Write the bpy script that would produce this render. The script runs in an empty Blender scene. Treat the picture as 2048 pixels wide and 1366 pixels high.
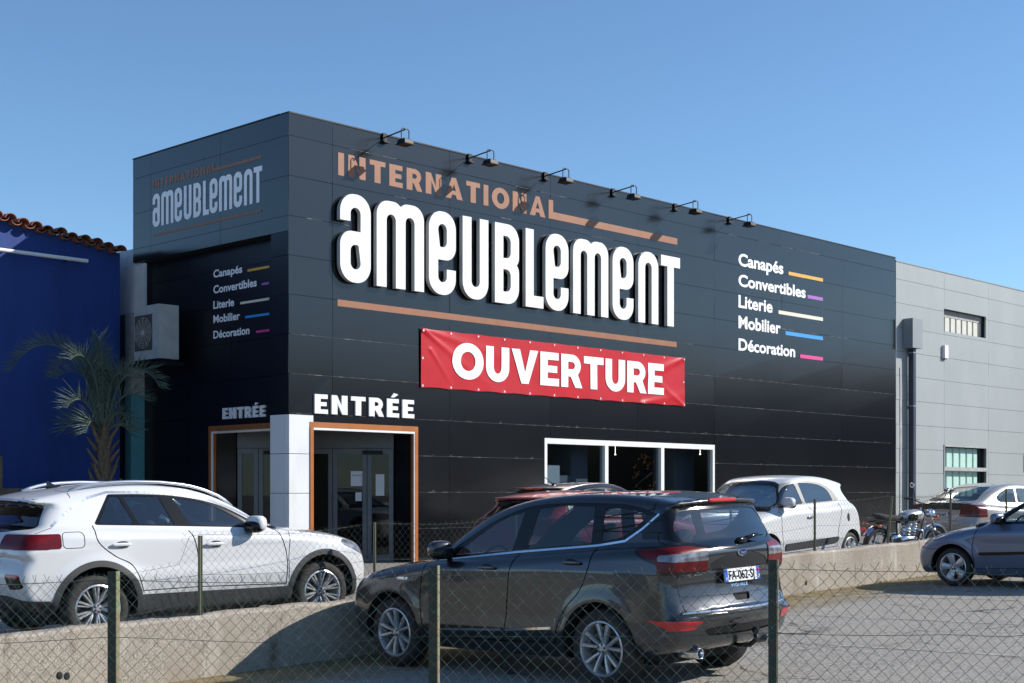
import bpy, bmesh, math, random
import numpy as np
from mathutils import Matrix, Vector
rnd = random.Random(7)
nrg = np.random.default_rng(5)
S = bpy.context.scene
COL = S.collection
# ---------------------------------------------------------------- camera, sky, sun, exposure
FPX, CX, HY, EYE = 2829.0, 1024.0, 986.0, 1.65      # focal length and horizon of the photograph (2048 px wide), eye height
cam_d = bpy.data.cameras.new('camera'); cam = bpy.data.objects.new('camera', cam_d); COL.objects.link(cam)
cam.location = (0, 0, EYE); cam.rotation_euler = (math.radians(90), 0, 0)
cam_d.sensor_width = 36; cam_d.lens = FPX / 2048 * 36; cam_d.shift_y = (HY - 683) / 2048
cam_d.clip_start = .1; cam_d.clip_end = 4000
S.camera = cam
SUN_EL, SUN_AZ = 32.0, 5.8                            # azimuth counted from +X towards +Y
W = bpy.data.worlds.new('World'); S.world = W; W.use_nodes = True
wn = W.node_tree; sky = wn.nodes.new('ShaderNodeTexSky'); sky.sky_type = 'NISHITA'; sky.sun_disc = False
sky.sun_elevation = math.radians(SUN_EL); sky.sun_rotation = math.radians(90 - SUN_AZ)
sky.air_density = 0.85; sky.dust_density = 0.15; sky.ozone_density = 3.0; sky.altitude = 0
bg = wn.nodes['Background']; bg.inputs[1].default_value = 0.125
tint = wn.nodes.new('ShaderNodeMix'); tint.data_type = 'RGBA'; tint.blend_type = 'MULTIPLY'; tint.inputs[0].default_value = 1; tint.inputs[7].default_value = (.87, 1.02, 1.08, 1)   # white balance of the sky
wn.links.new(sky.outputs[0], tint.inputs[6]); wn.links.new(tint.outputs[2], bg.inputs[0])
sl = bpy.data.lights.new('sun', 'SUN'); sun = bpy.data.objects.new('sun', sl); COL.objects.link(sun)
sl.energy = 5.0; sl.angle = math.radians(.5); sl.color = (1, .945, .86)
sdir = Vector((math.cos(math.radians(SUN_EL)) * math.cos(math.radians(SUN_AZ)), math.cos(math.radians(SUN_EL)) * math.sin(math.radians(SUN_AZ)), math.sin(math.radians(SUN_EL))))
sun.rotation_euler = sdir.to_track_quat('Z', 'Y').to_euler(); sun.location = (60, 0, 40)
S.view_settings.view_transform = 'Standard'; S.view_settings.look = 'None'
S.view_settings.exposure = 0.3; S.view_settings.gamma = 1.0
S.cycles.max_bounces = 8; S.cycles.transparent_max_bounces = 12; S.cycles.caustics_reflective = False; S.cycles.caustics_refractive = False

# ---------------------------------------------------------------- site axes: A runs along the long facade, N points out of it
ANG = math.atan2(2829, 2725)
A = np.array([math.cos(ANG), math.sin(ANG)]); N = np.array([A[1], -A[0]]); B = -N
CORNER = np.array([(577 - CX) / FPX * 24, 24.0])
A3 = Vector((A[0], A[1], 0)); N3 = Vector((N[0], N[1], 0))
def an(a, n): return A * a + N * n
def to_an(x, y): return x * A[0] + y * A[1], x * N[0] + y * N[1]
WALL_N, WALL_T = -11.67, .20
def lot_z_an(a, n): return -.018 + .0259 * (np.clip(a, -30, 45) - 9.34) + .022 * (np.clip(n, -11.9, 10) + 7.89)
UPA = [-40, 5, 7, 9.5, 14, 20.5, 28, 60]; UPZ = [-.6, .13, .185, .25, .33, .40, .46, .7]
def up_z_an(a): return np.interp(a, UPA, UPZ)
def lot_z(x, y): return float(lot_z_an(*to_an(x, y)))
def up_z(x, y): return float(up_z_an(to_an(x, y)[0]))
def wall_z_an(a): return .465 + .0258 * (a - 7.827)
def front(px, py, off=0.):          # survey of the photograph: metres along the long facade and height
    u = (px - CX) / FPX; C = CORNER + N * off
    t = (u * C[1] - C[0]) / (A[0] - u * A[1]); Z = C[1] + A[1] * t
    return t, EYE - (py - HY) * Z / FPX
def left(px, py, off=0.):           # the same for the short shaded facade (metres from the corner)
    u = (px - CX) / FPX; C = CORNER - A * off
    t = (u * C[1] - C[0]) / (B[0] - u * B[1]); Z = C[1] + B[1] * t
    return t, EYE - (py - HY) * Z / FPX
def FP(t, z, d=0.): p = CORNER + A * t + N * d; return (p[0], p[1], z)
def LP(t, z, d=0.): p = CORNER + B * t - A * d; return (p[0], p[1], z)

# ---------------------------------------------------------------- materials
def pm(name, col, rough=.5, metal=0., spec=.5, col2=None, scale=3., detail=4., bump=0., bscale=None, coat=0., emis=None, ior=None, contrast=(.35, .65), rough2=None, bdist=.01, aniso=None):
    m = bpy.data.materials.new(name); m.use_nodes = True; nt = m.node_tree; p = nt.nodes['Principled BSDF']
    p.inputs['Base Color'].default_value = (*col, 1); p.inputs['Roughness'].default_value = rough; p.inputs['Metallic'].default_value = metal
    p.inputs['Specular IOR Level'].default_value = spec; p.inputs['Coat Weight'].default_value = coat; p.inputs['Coat Roughness'].default_value = .03
    if ior: p.inputs['IOR'].default_value = ior
    if emis: p.inputs['Emission Color'].default_value = (*emis[0], 1); p.inputs['Emission Strength'].default_value = emis[1]
    if col2 is not None or bump:
        g = nt.nodes.new('ShaderNodeNewGeometry')
        mp = nt.nodes.new('ShaderNodeVectorMath'); mp.operation = 'MULTIPLY'; mp.inputs[1].default_value = aniso or (1, 1, 1)
        nt.links.new(g.outputs['Position'], mp.inputs[0])
    if col2 is not None:
        nz = nt.nodes.new('ShaderNodeTexNoise'); nz.inputs['Scale'].default_value = scale; nz.inputs['Detail'].default_value = detail; nz.inputs['Roughness'].default_value = .6
        nt.links.new(mp.outputs[0], nz.inputs['Vector'])
        r = nt.nodes.new('ShaderNodeMapRange'); r.inputs['From Min'].default_value = contrast[0]; r.inputs['From Max'].default_value = contrast[1]
        nt.links.new(nz.outputs['Fac'], r.inputs['Value'])
        mx = nt.nodes.new('ShaderNodeMix'); mx.data_type = 'RGBA'; mx.inputs[6].default_value = (*col, 1); mx.inputs[7].default_value = (*col2, 1)
        nt.links.new(r.outputs[0], mx.inputs[0]); nt.links.new(mx.outputs[2], p.inputs['Base Color'])
        if rough2 is not None:
            r2 = nt.nodes.new('ShaderNodeMapRange'); r2.inputs['To Min'].default_value = rough; r2.inputs['To Max'].default_value = rough2
            nt.links.new(r.outputs[0], r2.inputs['Value']); nt.links.new(r2.outputs[0], p.inputs['Roughness'])
    if bump:
        bn = nt.nodes.new('ShaderNodeTexNoise'); bn.inputs['Scale'].default_value = bscale or scale; bn.inputs['Detail'].default_value = 5
        nt.links.new(mp.outputs[0], bn.inputs['Vector'])
        b = nt.nodes.new('ShaderNodeBump'); b.inputs['Strength'].default_value = bump; b.inputs['Distance'].default_value = bdist
        nt.links.new(bn.outputs['Fac'], b.inputs['Height']); nt.links.new(b.outputs[0], p.inputs['Normal'])
    return m
def glass(name, tint, rough=0.0, ior=1.5, body=.0, bodycol=(.02, .02, .02)):
    m = bpy.data.materials.new(name); m.use_nodes = True; nt = m.node_tree; nt.nodes.remove(nt.nodes['Principled BSDF']); out = nt.nodes['Material Output']
    t = nt.nodes.new('ShaderNodeBsdfTransparent'); t.inputs[0].default_value = (*tint, 1)
    g = nt.nodes.new('ShaderNodeBsdfGlossy'); g.inputs['Roughness'].default_value = rough; g.inputs[0].default_value = (1, 1, 1, 1)
    fr = nt.nodes.new('ShaderNodeFresnel'); ge = nt.nodes.new('ShaderNodeNewGeometry'); mr = nt.nodes.new('ShaderNodeMapRange')   # a thin pane mirrors the same from both sides
    mr.inputs['To Min'].default_value = ior; mr.inputs['To Max'].default_value = 1 / ior; nt.links.new(ge.outputs['Backfacing'], mr.inputs['Value']); nt.links.new(mr.outputs[0], fr.inputs[0])
    mx = nt.nodes.new('ShaderNodeMixShader'); nt.links.new(fr.outputs[0], mx.inputs[0]); nt.links.new(g.outputs[0], mx.inputs[2])
    if body:
        d = nt.nodes.new('ShaderNodeBsdfDiffuse'); d.inputs[0].default_value = (*bodycol, 1)
        m2 = nt.nodes.new('ShaderNodeMixShader'); m2.inputs[0].default_value = body; nt.links.new(t.outputs[0], m2.inputs[1]); nt.links.new(d.outputs[0], m2.inputs[2]); nt.links.new(m2.outputs[0], mx.inputs[1])
    else: nt.links.new(t.outputs[0], mx.inputs[1])
    nt.links.new(mx.outputs[0], out.inputs[0]); return m
M = {}
M['black_cladding'] = pm('black_cladding', (.0026, .0032, .0045), .19, spec=.5, col2=(.0045, .0054, .0070), scale=.6, ior=1.6, bump=.06, bscale=1.1, bdist=.02)
M['side_cladding'] = pm('shaded_side_cladding', (.0032, .0036, .0046), .42, spec=.4, col2=(.005, .0055, .0065), scale=.8)
M['joint'] = pm('joint', (.010, .010, .011), .8)
M['scuff_glint'] = pm('scuff_glint', (.030, .030, .031), .6, col2=(.36, .35, .33), scale=5, detail=9, contrast=(.50, .66))
M['white_panel'] = pm('white_panel', (.72, .73, .74), .35, col2=(.60, .605, .60), scale=2.5, detail=8, contrast=(.5, .85), aniso=(1, 1, .4))
M['grey_cladding'] = pm('grey_cladding', (.335, .362, .362), .5, col2=(.305, .332, .33), scale=.9, detail=6, ior=1.5, aniso=(1, 1, .35))
M['copper'] = pm('copper_vinyl', (.29, .108, .046), .5, col2=(.255, .095, .038), scale=4)
M['orange'] = pm('orange_frame', (.42, .135, .028), .4, col2=(.36, .115, .025), scale=5)
M['white_vinyl'] = pm('white_vinyl', (.87, .87, .87), .4)
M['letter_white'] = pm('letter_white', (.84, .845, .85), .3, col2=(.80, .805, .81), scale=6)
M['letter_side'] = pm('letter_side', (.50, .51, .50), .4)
M['white_paint'] = pm('white_paint', (.80, .80, .79), .35, col2=(.75, .75, .73), scale=5)
M['dark_metal'] = pm('dark_metal', (.006, .0065, .0075), .5, spec=.3, col2=(.010, .010, .011), scale=14)
M['alu'] = pm('grey_aluminium', (.13, .14, .155), .38, metal=.3, col2=(.11, .12, .13), scale=8)
M['interior'] = pm('dark_interior', (.09, .09, .095), .8, col2=(.13, .125, .12), scale=1.5)
M['interior_mid'] = pm('grey_interior', (.30, .30, .32), .7, col2=(.25, .25, .27), scale=2)
M['shop_glass'] = glass('shop_glass', (.62, .68, .72), 0.0, 1.35)
M['paper'] = pm('paper', (.7, .7, .72), .7)
M['red_vinyl'] = pm('red_vinyl', (.52, .012, .020), .38, col2=(.47, .010, .017), scale=3, spec=.35)
M['grommet'] = pm('grommet', (.75, .75, .76), .3, metal=.6)
M['blue_render'] = pm('blue_render', (.012, .048, .22), .75, col2=(.008, .034, .165), scale=2.2, detail=8, bump=.25, bscale=60, aniso=(1, 1, .22), contrast=(.45, .75))
M['tile'] = pm('terracotta_tile', (.36, .13, .065), .75, col2=(.15, .065, .045), scale=9, detail=6, bump=.3, bscale=40)
M['concrete'] = pm('pale_concrete', (.42, .42, .41), .85, col2=(.30, .30, .29), scale=5, detail=7)
M['pale_panel'] = pm('pale_panel_paint', (.62, .63, .64), .7, col2=(.52, .53, .54), scale=4, detail=7)
M['teal'] = pm('teal_paint', (.10, .33, .36), .6, col2=(.09, .28, .31), scale=5)
M['ac_metal'] = pm('ac_metal', (.50, .50, .47), .5, col2=(.42, .42, .40), scale=5)
M['ac_dark'] = pm('ac_grille', (.09, .08, .07), .6)
M['navy_metal'] = pm('navy_metal', (.03, .042, .065), .4, col2=(.036, .05, .078), scale=5)
M['hopper_grey'] = pm('hopper_grey', (.27, .285, .305), .45, col2=(.25, .265, .285), scale=5)
M['corrugated'] = pm('corrugated_sheet', (.66, .64, .56), .5, col2=(.60, .58, .50), scale=4)
M['green_poly'] = pm('green_poly', (.50, .70, .62), .4, col2=(.44, .64, .56), scale=4)
M['green_seam'] = pm('green_seam', (.06, .26, .22), .5)
M['wood'] = pm('weathered_wood', (.20, .15, .10), .8, col2=(.11, .085, .06), scale=8)
M['yellow'] = pm('yellow_bar', (.72, .38, .05), .45); M['purple'] = pm('purple_bar', (.34, .12, .46), .45)
M['cream'] = pm('cream_bar', (.72, .68, .55), .45); M['blue'] = pm('blue_bar', (.035, .30, .72), .45); M['pink'] = pm('pink_bar', (.68, .05, .27), .45)

# ---------------------------------------------------------------- object helpers
def tag(o, label=None, cat=None, group=None, kind=None):
    if label: o['label'] = label
    if cat: o['category'] = cat
    if group: o['group'] = group
    if kind: o['kind'] = kind
    return o
def empty(name, loc, label=None, cat=None, group=None, mat=None):
    o = bpy.data.objects.new(name, None); COL.objects.link(o); o.empty_display_size = .2
    if mat is not None: o.matrix_world = mat
    else: o.location = loc
    return tag(o, label, cat, group)
def world_of(o): return (world_of(o.parent) @ o.matrix_parent_inverse if o.parent else Matrix()) @ o.matrix_basis
def attach(o, parent, local=False):
    """parent o; world coordinates are kept unless the mesh is already in the parent's space"""
    o.parent = parent
    if not local: o.matrix_parent_inverse = world_of(parent).inverted()
    return o
def mesh_obj(name, verts, faces, mats, parent=None, fm=None, smooth=False, local=False, normals=None):
    me = bpy.data.meshes.new(name); me.from_pydata([tuple(v) for v in verts], [], faces)
    for m in (mats if isinstance(mats, (list, tuple)) else [mats]): me.materials.append(m)
    if fm is not None and len(fm): me.polygons.foreach_set('material_index', np.asarray(fm, dtype=np.int32))
    if smooth: me.polygons.foreach_set('use_smooth', np.ones(len(me.polygons), dtype=bool))
    me.update()
    if normals is not None: me.normals_split_custom_set_from_vertices([tuple(x) for x in normals])
    o = bpy.data.objects.new(name, me); COL.objects.link(o)
    if parent is not None: attach(o, parent, local)
    return o
class MB:
    def __init__(s): s.v = []; s.f = []; s.m = []; s.cur = 0
    def add(s, vs, fs):
        k = len(s.v); s.v += [tuple(v) for v in vs]; s.f += [tuple(k + i for i in f) for f in fs]; s.m += [s.cur] * len(fs)
    def hexa(s, p):      # 8 points: bottom ring then top ring
        p = [Vector(q) for q in p]
        if (p[1] - p[0]).cross(p[3] - p[0]).dot(p[4] - p[0]) < 0: p = [p[0], p[3], p[2], p[1], p[4], p[7], p[6], p[5]]
        s.add(p, [(3, 2, 1, 0), (4, 5, 6, 7), (0, 1, 5, 4), (1, 2, 6, 5), (2, 3, 7, 6), (3, 0, 4, 7)])
    def obox(s, o, ax, ay, az):   # corner origin and three edge vectors
        o, ax, ay, az = Vector(o), Vector(ax), Vector(ay), Vector(az)
        s.hexa([o, o + ax, o + ax + ay, o + ay, o + az, o + ax + az, o + ax + ay + az, o + ay + az])
    def box(s, x0, x1, y0, y1, z0, z1): s.obox((x0, y0, z0), (x1 - x0, 0, 0), (0, y1 - y0, 0), (0, 0, z1 - z0))
    def fbox(s, t0, t1, z0, z1, d0, d1, P=None):   # box on a facade
        P = P or FP
        s.hexa([P(t0, z0, d0), P(t1, z0, d0), P(t1, z0, d1), P(t0, z0, d1), P(t0, z1, d0), P(t1, z1, d0), P(t1, z1, d1), P(t0, z1, d1)])
    def tube(s, pts, r, n=8, cap=True, rs=None):
        pts = [Vector(p) for p in pts]; rings = []; up = None
        for i, p in enumerate(pts):
            d = (pts[min(i + 1, len(pts) - 1)] - pts[max(i - 1, 0)]).normalized()
            if up is None: up = d.orthogonal().normalized()
            up = (up - d * up.dot(d)).normalized(); w = d.cross(up); rr = rs[i] if rs else r
            rings.append([p + (up * math.cos(2 * math.pi * k / n) + w * math.sin(2 * math.pi * k / n)) * rr for k in range(n)])
        vs = [v for r_ in rings for v in r_]; fs = []
        for i in range(len(pts) - 1):
            for k in range(n):
                a, b = i * n + k, i * n + (k + 1) % n; fs.append((a, b, b + n, a + n))
        if cap: fs.append(tuple(range(n - 1, -1, -1))); fs.append(tuple((len(pts) - 1) * n + k for k in range(n)))
        s.add(vs, fs)
    def lathe(s, prof, o, axis, n=32, closed=False):   # prof: (radius, along axis)
        o, ax = Vector(o), Vector(axis).normalized(); u = ax.orthogonal().normalized(); w = ax.cross(u)
        vs = []; fs = []; L = len(prof)
        for k in range(n):
            c, si = math.cos(2 * math.pi * k / n), math.sin(2 * math.pi * k / n)
            for r, h in prof: vs.append(o + ax * h + (u * c + w * si) * r)
        for k in range(n):
            k2 = (k + 1) % n
            for j in range(L - 1 + (1 if closed else 0)):
                j2 = (j + 1) % L; fs.append((k * L + j, k2 * L + j, k2 * L + j2, k * L + j2))
        s.add(vs, fs)
    def blob(s, c, r, e=2.5, nu=20, nv=12, rot=None, e2=None):   # superellipsoid
        e2 = e2 or e; f = lambda w, p: math.copysign(abs(w) ** (2 / p), w); vs = []; fs = []
        for j in range(nv + 1):
            ph = -math.pi / 2 + math.pi * j / nv
            for i in range(nu):
                th = 2 * math.pi * i / nu
                v = Vector((r[0] * f(math.cos(ph), e2) * f(math.cos(th), e), r[1] * f(math.cos(ph), e2) * f(math.sin(th), e), r[2] * f(math.sin(ph), e2)))
                if rot is not None: v = rot @ v
                vs.append(v + Vector(c))
        for j in range(nv):
            for i in range(nu): fs.append((j * nu + i, j * nu + (i + 1) % nu, (j + 1) * nu + (i + 1) % nu, (j + 1) * nu + i))
        s.add(vs, fs)
    def cut(s): s.cuts = getattr(s, 'cuts', []) + [(len(s.v), len(s.f))]
    def build_each(s, name, mats, parent=None, smooth=False, local=False, put=None):
        """one object per piece; pieces end at each cut()"""
        cs = [(0, 0)] + getattr(s, 'cuts', []); out = []
        if cs[-1] != (len(s.v), len(s.f)): cs.append((len(s.v), len(s.f)))
        for (a, b), (c, d) in zip(cs[:-1], cs[1:]):
            if d > b:
                o = mesh_obj(name, s.v[a:c], [tuple(i - a for i in f) for f in s.f[b:d]], mats, parent, s.m[b:d], smooth, local); out.append(put(o) if put else o)
        return out
    def build(s, name, mats, parent=None, smooth=False, local=False):
        return mesh_obj(name, s.v, s.f, mats, parent, s.m, smooth, local)
def auto_smooth(o, ang=35):
    me = o.data; bm = bmesh.new(); bm.from_mesh(me); lim = math.radians(ang)
    bmesh.ops.remove_doubles(bm, verts=bm.verts, dist=1e-5)
    for e in bm.edges: e.smooth = not (len(e.link_faces) == 2 and e.calc_face_angle(0) > lim)
    for f in bm.faces: f.smooth = True
    bm.to_mesh(me); bm.free(); return o

# ---------------------------------------------------------------- lettering
def block_word(txt, track=.10, st=.235, sub=0):
    """heavy geometric capitals one unit tall: (vertices, faces) laid out in a row"""
    def ell(cx, cy, rx, ry, a0, a1, n=14): return [(cx + rx * math.cos(math.radians(a0 + (a1 - a0) * i / n)), cy + ry * math.sin(math.radians(a0 + (a1 - a0) * i / n))) for i in range(n + 1)]
    h = min(st * .88, .225); V_ = []; F_ = []; x0 = 0.
    for ch in txt:
        if ch == 'I': w = st; G = [[(0, 0), (0, 1), (w, 1), (w, 0)]]
        elif ch == 'N': w = .86; q = st * 1.22; G = [[(0, 0), (0, 1), (st * .93, 1), (w - st, .40), (w - st, 1), (w, 1), (w, 0), (w - st * .9, 0), (st, .62), (st, 0)]]
        elif ch == 'T': w = .80; c = w / 2; G = [[(c - st / 2, 0), (c - st / 2, 1 - h), (0, 1 - h), (0, 1), (w, 1), (w, 1 - h), (c + st / 2, 1 - h), (c + st / 2, 0)]]
        elif ch in 'EÉ':
            w = .70; m = h * .46; G = [[(0, 0), (0, 1), (w - .015, 1), (w - .015, 1 - h), (st, 1 - h), (st, .5 + m), (w - .07, .5 + m), (w - .07, .5 - m), (st, .5 - m), (st, h), (w, h), (w, 0)]]
            if ch == 'É': G.append([(.22, 1.08), (.40, 1.32), (.66, 1.24), (.40, 1.08)])
        elif ch == 'R': w = .82; r = .335; G = [[(0, 0), (0, 1), (.42, 1)] + ell(.44, 1 - r, r, r, 90, -50) + [(w + .02, 0), (w - .26, 0), (.37, 1 - 2 * r + .0), (st, 1 - 2 * r), (st, 0)], [(st, 1 - h), (.42, 1 - h)] + ell(.43, 1 - r, r - h, r - h, 90, -90, 10) + [(st, 1 - 2 * r + h)]]
        elif ch == 'A': w = 1.0; c = .5; G = [[(0, 0), (c - .125, 1), (c + .125, 1), (w, 0), (w - st * 1.06, 0), (w - st * 1.06 - .075, .19), (st * 1.06 + .075, .19), (st * 1.06, 0)], [(.385, .385), (.5, .70), (.615, .385)]]
        elif ch == 'O': w = 1.06; G = [ell(w / 2, .5, w / 2, .515, 0, 360, 40)[:-1], ell(w / 2, .5, w / 2 - st * 1.02, .5 - h * 1.02, 0, 360, 32)[:-1]]
        elif ch == 'U': w = .82; r = w / 2; G = [[(0, 1)] + ell(r, .40, r, .415, 180, 360, 18) + [(w, 1), (w - st, 1)] + ell(r, .42, r - st, .42 - h, 360, 180, 14) + [(st, 1)]]
        elif ch == 'V': w = .96; c = .48; G = [[(0, 1), (c - .13, 0), (c + .13, 0), (w, 1), (w - st * 1.08, 1), (c, .34), (st * 1.08, 1)]]
        kx = 1 + max(0, st - .235) * 1.1 if ch != 'I' else 1.; G = [[(x * kx, y) for x, y in p] for p in G]; w *= kx
        cu = bpy.data.curves.new('g', 'CURVE'); cu.dimensions = '2D'; cu.fill_mode = 'FRONT'
        for p in G:
            sp = cu.splines.new('POLY'); sp.points.add(len(p) - 1); sp.use_cyclic_u = True
            for q_, (x, y) in zip(sp.points, p): q_.co = (x, y, 0, 1)
        o = bpy.data.objects.new('g', cu); COL.objects.link(o); dg = bpy.context.evaluated_depsgraph_get(); me = bpy.data.meshes.new_from_object(o.evaluated_get(dg)); k = len(V_)
        V_ += [(v.co[0] + x0, v.co[1], 0) for v in me.vertices]; F_ += [tuple(k + i for i in p.vertices) for p in me.polygons]
        bpy.data.objects.remove(o); bpy.data.curves.remove(cu); bpy.data.meshes.remove(me); x0 += w + track
    if sub:
        bm = bmesh.new(); vv = [bm.verts.new(v) for v in V_]; [bm.faces.new([vv[i] for i in f]) for f in F_]; bmesh.ops.triangulate(bm, faces=bm.faces)
        for _ in range(sub):
            lg = [e for e in bm.edges if e.calc_length() > .09]
            if not lg: break
            bmesh.ops.subdivide_edges(bm, edges=lg, cuts=1, use_grid_fill=False); bmesh.ops.triangulate(bm, faces=bm.faces)
        bm.verts.index_update(); V_ = [tuple(v.co) for v in bm.verts]; F_ = [tuple(v.index for v in f.verts) for f in bm.faces]; bm.free()
    return np.array(V_), F_
def block_on(name, txt, mapf, u0, u1, zb, zt, mat, parent, track=.1, d=.004, depth=0., st=.235, sub=0):
    V_, F_ = block_word(txt, track, st, sub); X0, X1 = V_[:, 0].min(), V_[:, 0].max(); U = u0 + (V_[:, 0] - X0) / (X1 - X0) * (u1 - u0); Z = zb + V_[:, 1] * (zt - zb); n = len(V_)
    vs = [mapf(a, b, d + depth) for a, b in zip(U, Z)]; fs = list(F_)
    if depth:
        vs += [mapf(a, b, d) for a, b in zip(U, Z)]; ec = {}
        for f in F_:
            for i in range(len(f)): e = (f[i], f[(i + 1) % len(f)]); k = (min(e), max(e)); ec[k] = None if k in ec else e
        fs += [(e[0], e[1], e[1] + n, e[0] + n) for e in ec.values() if e]
    return mesh_obj(name, vs, fs, mat, parent)

def font_mesh(txt, bold=.03, spacing=1.0, shear=0., depth=0.):
    cu = bpy.data.curves.new('t', 'FONT'); cu.body = txt; cu.size = 1; cu.offset = bold; cu.space_character = spacing; cu.shear = shear; cu.extrude = depth; cu.resolution_u = 5
    cu.fill_mode = 'BOTH' if depth else 'FRONT'
    o = bpy.data.objects.new('t', cu); COL.objects.link(o); dg = bpy.context.evaluated_depsgraph_get()
    me = bpy.data.meshes.new_from_object(o.evaluated_get(dg))
    vs = np.array([v.co[:] for v in me.vertices]); fs = [tuple(p.vertices) for p in me.polygons]
    bpy.data.objects.remove(o); bpy.data.curves.remove(cu); bpy.data.meshes.remove(me)
    return vs, fs
_cap = {}
def text_on(name, txt, mapf, u0, u1, zb, zt, mat, parent, bold=.03, spacing=1., d=.004, depth=.0, shear=0., local=False):
    """flat or raised lettering between u0 and u1, capital height zb..zt, mapped by mapf(u, z, d)"""
    vs, fs = font_mesh(txt, bold, spacing, shear, .5 if depth else 0.)
    if bold not in _cap: e, _ = font_mesh('E', bold); _cap[bold] = (e[:, 1].min(), e[:, 1].max())
    y0, y1 = _cap[bold]; x0, x1 = vs[:, 0].min(), vs[:, 0].max()
    U = u0 + (vs[:, 0] - x0) / (x1 - x0) * (u1 - u0); Z = zb + (vs[:, 1] - y0) / (y1 - y0) * (zt - zb); D = d + (vs[:, 2] + (.5 if depth else 0)) * depth
    return mesh_obj(name, [mapf(a, b, c) for a, b, c in zip(U, Z, D)], fs, mat, parent, local=local)
def arc(cx, cy, rx, ry, a0, a1, n=10): return [(cx + rx * math.cos(math.radians(a0 + (a1 - a0) * i / n)), cy + ry * math.sin(math.radians(a0 + (a1 - a0) * i / n))) for i in range(n + 1)]
def glyph(ch, w, s):
    """outlines (outer, holes...) of the tall rounded sign letters in a w x 1 box with stem width s"""
    r = min(.46 * w, .24); ri = min((w - 2 * s) * .5, .1); k = .15
    if ch in 'ae':
        o = [(0, .69)] + arc(r, 1 - r, r, r, 180, 90) + arc(w - r, 1 - r, r, r, 90, 0) + arc(w - r, r, r, r, 0, -90) + arc(r, r, r, r, -90, -180)
        o += arc(r * .8, .58 - r * .8, r * .8, r * .8, 180, 90) + [(w - s, .58)] + arc(w - s - ri, 1 - k - ri, ri, ri, 0, 90) + arc(s + ri, 1 - k - ri, ri, ri, 90, 180) + [(s, .69)]
        h = arc(w - s - ri, .43 - .01, ri * .6, .01, 0, 90, 3) + arc(s + ri, .43 - ri, ri, ri, 90, 180) + arc(s + ri, k + ri, ri, ri, 180, 270) + arc(w - s - ri, k + ri, ri, ri, 270, 360)
        if ch == 'e': o = [(w - x, 1 - y) for x, y in o]; h = [(w - x, 1 - y) for x, y in h]
        return [o, h]
    if ch == 'm':
        c = w / 2; g = (w - 3 * s) / 2; r = min(.36 * w / 2 * 1.3, .2); ri = g / 2
        o = [(0, 0)] + arc(r, 1 - r, r, r, 180, 90) + arc(c - .16 * w, 1 - .06, .15 * w, .06, 90, 20, 4) + arc(c + .16 * w, 1 - .06, .15 * w, .06, 160, 90, 4) + arc(w - r, 1 - r, r, r, 90, 0) + [(w, 0), (w - s, 0)]
        o += arc(w - s - ri, 1 - k - ri, ri, ri, 0, 180) + [(c + s / 2, 0), (c - s / 2, 0)] + arc(c - s / 2 - ri, 1 - k - ri, ri, ri, 0, 180) + [(s, 0)]
        return [o]
    if ch == 'n':
        return [[(0, 0)] + arc(r, 1 - r, r, r, 180, 90) + arc(w - r, 1 - r, r, r, 90, 0) + [(w, 0), (w - s, 0)] + arc(w - s - ri, 1 - k - ri, ri, ri, 0, 90) + arc(s + ri, 1 - k - ri, ri, ri, 90, 180) + [(s, 0)]]
    if ch == 'U':
        return [[(0, 1)] + arc(r, r, r, r, 180, 270) + arc(w - r, r, r, r, 270, 360) + [(w, 1), (w - s, 1)] + arc(w - s - ri, k + ri, ri, ri, 360, 270) + arc(s + ri, k + ri, ri, ri, 270, 180) + [(s, 1)]]
    if ch == 'B':
        q = .2; o = [(0, 0), (0, 1)] + arc(w - q, 1 - q, q, q, 90, 0) + arc(w - .06, .5 + .1, .06, .1, 0, -70, 5) + arc(w - .06, .4, .06, .1, 70, 0, 5) + arc(w - q, q, q, q, 0, -90)
        ri = (w - 2 * s) * .6
        h1 = [(s, .57), (s, 1 - k)] + arc(w - s - ri, 1 - k - ri, ri, ri, 90, 0) + arc(w - s - ri, .57 + ri, ri, ri, 0, -90)
        h2 = [(s, k), (s, .43)] + arc(w - s - ri, .43 - ri, ri, ri, 90, 0) + arc(w - s - ri, k + ri, ri, ri, 0, -90)
        return [o, h1, h2]
    if ch == 'L': return [[(0, 0), (0, 1), (s, 1), (s, k), (w, k), (w, 0)]]
    if ch == 'T': c = w / 2; return [[(c - s / 2, 0), (c - s / 2, 1 - k), (0, 1 - k), (0, 1), (w, 1), (w, 1 - k), (c + s / 2, 1 - k), (c + s / 2, 0)]]
def glyph_mesh(ch, w, s, depth):
    cu = bpy.data.curves.new('g', 'CURVE'); cu.dimensions = '2D'; cu.fill_mode = 'BOTH'; cu.extrude = depth / 2
    for p in glyph(ch, w, s):
        sp = cu.splines.new('POLY'); sp.points.add(len(p) - 1); sp.use_cyclic_u = True
        for q, (x, y) in zip(sp.points, p): q.co = (x, y, 0, 1)
    o = bpy.data.objects.new('g', cu); COL.objects.link(o); dg = bpy.context.evaluated_depsgraph_get()
    me = bpy.data.meshes.new_from_object(o.evaluated_get(dg))
    vs = np.array([v.co[:] for v in me.vertices]); fs = [tuple(p.vertices) for p in me.polygons]
    bpy.data.objects.remove(o); bpy.data.curves.remove(cu); bpy.data.meshes.remove(me)
    return vs, fs
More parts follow.
